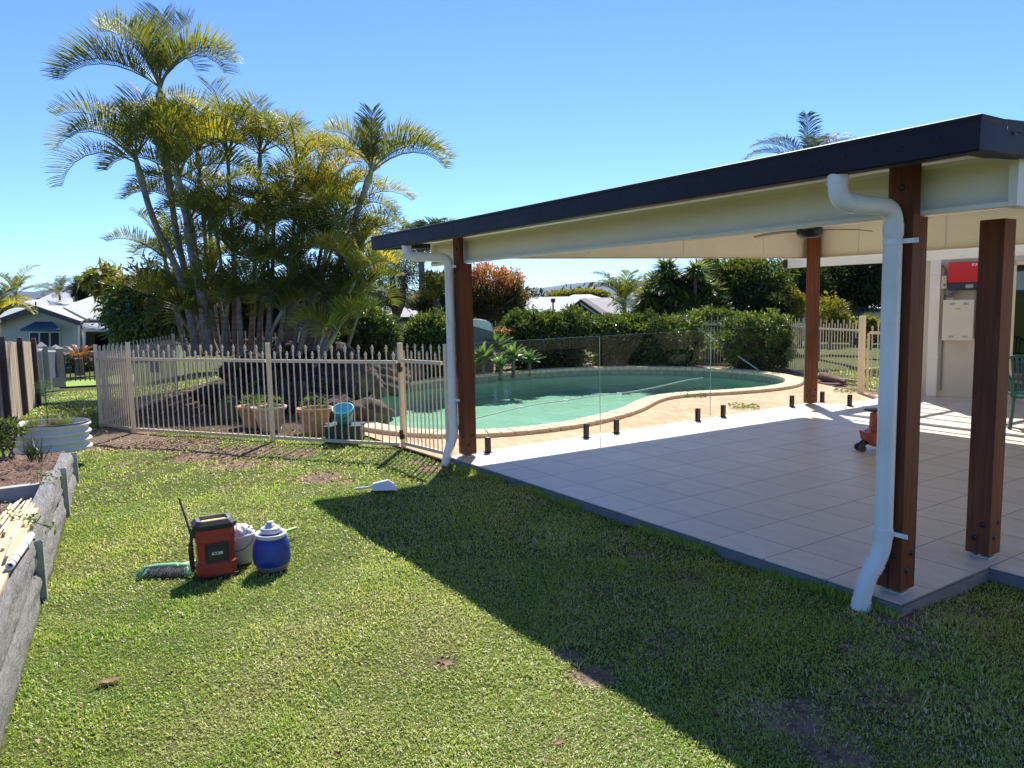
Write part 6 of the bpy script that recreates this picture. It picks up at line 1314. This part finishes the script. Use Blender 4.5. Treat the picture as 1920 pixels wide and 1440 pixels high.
# broom
a, b_ = G(352, 1058, LZ+.05), G(556, 990, LZ+.06); BR = thing('broom', 'green and grey broom lying on the lawn behind the red tank', 'broom', tuple(a)); m = MB(); mid = a+(b_-a)*.86
m.tube([tuple(a), tuple(mid)], .011, 10); m.build('handle', M['teal'], BR); m = MB(); m.tube([tuple(mid), tuple(b_)], .0125, 10); m.build('grip', M['lime'], BR)
hl, hr = G(270, 1066, LZ+.055), G(357, 1062, LZ+.055); m = MB(); pts = [hl, hl*.7+hr*.3+CFh*.02, hl*.35+hr*.65+CFh*.02, hr]; m.tube([tuple(q) for q in pts], [.016, .022, .024, .018], 10); m.tube([tuple(hl*.3+hr*.7), tuple(a+(b_-a)*.06)], [.020, .013], 8); m.build('head', M['mint'], BR)
n = 2600; t_ = rng.uniform(0, 1, n); P = hl[None]*(1-t_)[:, None]+hr[None]*t_[:, None]+rng.normal(size=(n, 3))*.006; D = -CFh*.9+np.array([0, 0, -.55])+CRh[None]*((t_-.5)*.7)[:, None]+rng.normal(size=(n, 3))*.10; D /= np.linalg.norm(D, axis=1, keepdims=True)
V, F = leaf_arrays(P, D, unit(n), rng.uniform(.06, .08, n), np.full(n, .0028), droop=.0); brs_ = npmesh('bristles', M['bristle'], V, F, {}, BR)
i_ = [k for k in range(n) if t_[k] < .13 or t_[k] > .90]; V, F = leaf_arrays(P[i_]+np.array([0, 0, .004]), D[i_], unit(len(i_)), np.full(len(i_), .078), np.full(len(i_), .0035), droop=0); merge(brs_, npmesh('green_bristles', M['mint'], V, F, {}, BR))
# dustpan, upside down
a, b_ = G(698, 912, LZ+.04), G(740, 908, LZ+.04); DPN = thing('dustpan', 'white plastic dustpan lying face down on the lawn by the shade line', 'dustpan', tuple(a)); ux = (b_-a)/np.linalg.norm(b_-a); uy = np.cross([0, 0, 1], ux)
m = MB(); Mx = Matrix(((ux[0], uy[0], 0, a[0]), (ux[1], uy[1], 0, a[1]), (0, 0, 1, LZ+.012), (0, 0, 0, 1)))
vs = [(0, -.06, 0), (.17, -.11, 0), (.22, -.10, -.01), (.22, .12, -.01), (.17, .13, 0), (0, .07, 0), (.01, -.04, .05), (.16, -.075, .06), (.215, -.085, .02), (.215, .10, .02), (.16, .095, .06), (.01, .05, .05)]
m.add([Mx @ Vector(v) for v in vs], [(0, 1, 7, 6), (1, 2, 8, 7), (3, 4, 10, 9), (4, 5, 11, 10), (5, 0, 6, 11), (6, 7, 10, 11), (7, 8, 9, 10), (2, 3, 9, 8)]); m.build('pan', M['white'], DPN, bevel=.006)
m = MB(); m.tube([tuple(Mx @ Vector(v)) for v in ((.01, .0, .03), (-.05, .0, .022), (-.15, .005, .018), (-.16, .006, .016))], [.012, .010, .013, .006], 10); m.build('handle', M['white'], DPN)

# ------------------------------------------------------------------ grass
def grass(r0, r1, dens, L, Wd, straw=0.0):
    th0 = math.atan2(CF[1], CF[0]); half = RD(37.5); area = half*(r1*r1-r0*r0); n = int(area*dens)
    r = np.sqrt(rng.uniform(r0*r0, r1*r1, n)); a = th0+rng.uniform(-half, half, n); x = CL[0]+r*np.cos(a); y = CL[1]+r*np.sin(a)
    keep = ~inpoly(x, y, offset_poly(SLAB, .012)) & ~inpoly(x, y, offset_poly(PAVE, .03))
    wall = (x-WO[0])*WN[0]+(y-WO[1])*WN[1]; s = (x-WO[0])*WD[0]+(y-WO[1])*WD[1]
    keep &= ~((wall < .012) & (s < 3.55)) & (wall > -1.2)
    keep &= ~((x < -4) & (y > 8)) | (x < -9)
    dd = dirt(x, y)+.45*(wob(x, y, 7.3, .9)*.5+wob(x, y, 19, 2.2)*.4); keep &= (rng.uniform(0, 1, n) > np.clip((dd-.25)*1.7, 0, .96))
    # worn, thinner lawn in soft patches
    thin = .5+.5*wob(x, y, 1.7, 4.0); keep &= rng.uniform(0, 1, n) < (.62+.38*thin)
    for (cx, cy, rr) in ((JG.location.x, JG.location.y, .09), (WB.location.x, WB.location.y, .075)): keep &= (x-cx)**2+(y-cy)**2 > rr*rr
    x, y, r = x[keep], y[keep], r[keep]; dd = dd[keep]; n = len(x)
    X_, Y_, zc = pix(np.stack([x, y, np.full(n, -.05)], 1)); ok = (X_ > -120) & (X_ < 2040) & (Y_ < 1560); x, y, r, dd = x[ok], y[ok], r[ok], dd[ok]; n = len(x)
    z = tz(x, y)-.004; base = np.stack([x, y, z], 1)
    ph = rng.uniform(0, 2*pi, n); lean = np.abs(rng.normal(size=n))*.6+.35; gust = wob(x, y, 3.1, 1.4)
    ph = np.where(rng.uniform(0, 1, n) < .3, gust*pi, ph)
    H = np.stack([np.cos(ph), np.sin(ph), np.zeros(n)], 1); S = np.stack([-np.sin(ph), np.cos(ph), np.zeros(n)], 1)
    ll = L*rng.uniform(.45, 1.25, n)*(1+.25*wob(x, y, 5.5, 2.7)); w = Wd*rng.uniform(.7, 1.3, n)
    up_ = np.array([0, 0, 1.]); m1 = base+(up_*np.cos(lean*.5)[:, None]+H*np.sin(lean*.5)[:, None])*(ll*.5)[:, None]; l2 = lean*1.9
    tip = m1+(up_*np.cos(l2)[:, None]+H*np.sin(l2)[:, None])*(ll*.55)[:, None]; tip[:, 2] = np.maximum(tip[:, 2], base[:, 2]+.004)
    W2 = S*(w*.5)[:, None]; V = np.stack([base-W2*.8, base+W2*.8, m1-W2, m1+W2, tip], 1).reshape(-1, 3); b = 5*np.arange(n)
    rn = .32*rng.uniform(0, 1, n)+.34*(.5+.5*wob(x, y, 2.0, .2))+.24*(.5+.5*wob(x, y, 8, 3.3))+.25*np.clip(dd, 0, 1)+straw; rn = np.where(rng.uniform(0, 1, n) < .10+.16*np.clip(wob(x, y, 3.3, 5), 0, 1), rng.uniform(.8, 1, n), rn).clip(0, 1)
    return V, np.stack([b, b+1, b+3, b+2], 1), np.stack([b+2, b+3, b+4], 1), np.repeat(rn, 5)
GR = []
for args in ((1.6, 3.2, 26000, .027, .0036), (3.2, 5.0, 15000, .028, .0046), (5.0, 7.5, 6500, .031, .0066), (7.5, 11.5, 2000, .036, .010), (11.5, 24, 260, .06, .022)): GR.append(grass(*args))
bm = None; tot_v = np.concatenate([g[0] for g in GR]); kk = 0; q4, q3, rr = [], [], []
for V, a4, a3, rn in GR: q4.append(a4+kk); q3.append(a3+kk); kk += len(V); rr.append(rn)
tag(npmesh('grass', M['l_grass'], tot_v, [np.concatenate(q4), np.concatenate(q3)], {'rnd': np.concatenate(rr)}), 'short lawn grass, patchy with dry blades and bare spots', 'grass', kind='stuff'); print('blades', sum(len(g[1]) for g in GR))

n = 5200; x = rng.uniform(-.85, 4.05, n); y = -.008-np.abs(rng.normal(size=n))*.028; k_ = wob(x, x*.3, 4.5, 1) > -.25; x, y = x[k_], y[k_]; n = len(x)
P = np.stack([x, y, tz(x, y)-.004], 1); D = np.stack([rng.normal(size=n)*.5, rng.normal(size=n)*.35+.1, np.ones(n)], 1); D /= np.linalg.norm(D, axis=1, keepdims=True)
V, F = leaf_arrays(P, D, unit(n), rng.uniform(.03, .075, n)*(1+.35*wob(x, x, 7, 2)), np.full(n, .0055), droop=.2); tag(npmesh('edge_grass', M['l_grass'], V, F, {'rnd': np.repeat(rng.uniform(0, .75, n), 4)}), 'longer unmown grass along the edge of the tiled slab', 'grass', kind='stuff')
for i_, (px, py, L_, lab) in enumerate(((205, 1278, .10, 'dry brown leaf scrap on the lawn near the sleeper wall'), (1050, 1393, .045, 'small curled brown leaf low in the middle of the lawn'), (948, 1166, .03, 'pale leaf chip at the shadow edge'), (1245, 1115, .04, 'pale dry leaf in the shaded lawn'), (1375, 1160, .05, 'curled dry leaf in the shade near the slab'), (150, 1323, .04, 'small brown twig of leaf by the sleeper wall'))):
    q = G(px, py, -.070); t = thing('dry_leaf', lab, 'leaf', tuple(q)); m = MB(); a_ = random.uniform(0, 6); u_ = np.array([cos(a_), sin(a_), .05]); w_ = np.array([-sin(a_), cos(a_), 0])*.22
    vs = []
    for k in range(7):
        t_ = k/6; wd = sin(pi*min(.97, t_+.04))**.7; c_ = q+u_*L_*(t_-.5)+np.array([0, 0, .25*L_*(t_-.5)**2]); vs += [tuple(c_-w_*L_*wd+np.array([0, 0, .09*L_*wd])), tuple(c_), tuple(c_+w_*L_*wd+np.array([0, 0, .09*L_*wd]))]
    m.add(vs, [(3*k+j, 3*k+j+1, 3*k+j+4, 3*k+j+3) for k in range(6) for j in (0, 1)], True); m.build('blade', M['deadleaf'], t); m = MB(); m.tube([tuple(q-u_*L_*.5), tuple(q-u_*L_*.68)], .0012, 5); m.build('stalk', M['bark'], t)
n = 60000; a_ = rng.uniform(-.62, .62, n)+math.atan2(CF[1], CF[0]); r_ = np.sqrt(rng.uniform(1.8**2, 11**2, n)); x = CL[0]+r_*np.cos(a_); y = CL[1]+r_*np.sin(a_)
dd = dirt(x, y)+.25*wob(x, y, 9, 1)+.12*wob(x, y, 31, 2); k_ = ((dd > .42) | (rng.uniform(0, 1, n) < .06)) & ~inpoly(x, y, offset_poly(SLAB, .02)) & ~inpoly(x, y, offset_poly(PAVE, .02)) & ((x-WO[0])*WN[0]+(y-WO[1])*WN[1] > .03); x, y = x[k_], y[k_]; n = len(x)
P = np.stack([x, y, tz(x, y)+rng.uniform(0, .006, n)], 1); D = unit(n); D[:, 2] *= .25; D /= np.linalg.norm(D, axis=1, keepdims=True); sz = rng.uniform(.006, .028, n)*(1+np.linalg.norm(P-CL, axis=1)*.08); V, F = leaf_arrays(P, D, unit(n)*.6+np.array([0, 0, 1.]), sz, sz*rng.uniform(.2, .7, n))
tag(npmesh('thatch', M['l_straw'], V, F, {'rnd': np.repeat(rng.uniform(0, 1, n), 4)}), 'dead thatch and soil crumbs scattered in the bare lawn patches', 'thatch', kind='stuff')

# ------------------------------------------------------------------ air
HZ = MB(); HZ.bb(-14500, 3000, -9000, 14500, -12, 420); M['haze'] = bpy.data.materials.new('air'); M['haze'].use_nodes = True; t_ = M['haze'].node_tree; t_.nodes.remove(t_.nodes['Principled BSDF'])
pv = t_.nodes.new('ShaderNodeVolumePrincipled'); pv.inputs['Color'].default_value = (.36, .60, 1, 1); pv.inputs['Density'].default_value = 1.8e-5; pv.inputs['Anisotropy'].default_value = .3
t_.links.new(pv.outputs[0], t_.nodes['Material Output'].inputs['Volume'])
tag(HZ.build('haze', M['haze']), 'thin blue air haze in front of the far hills', 'haze', kind='stuff')
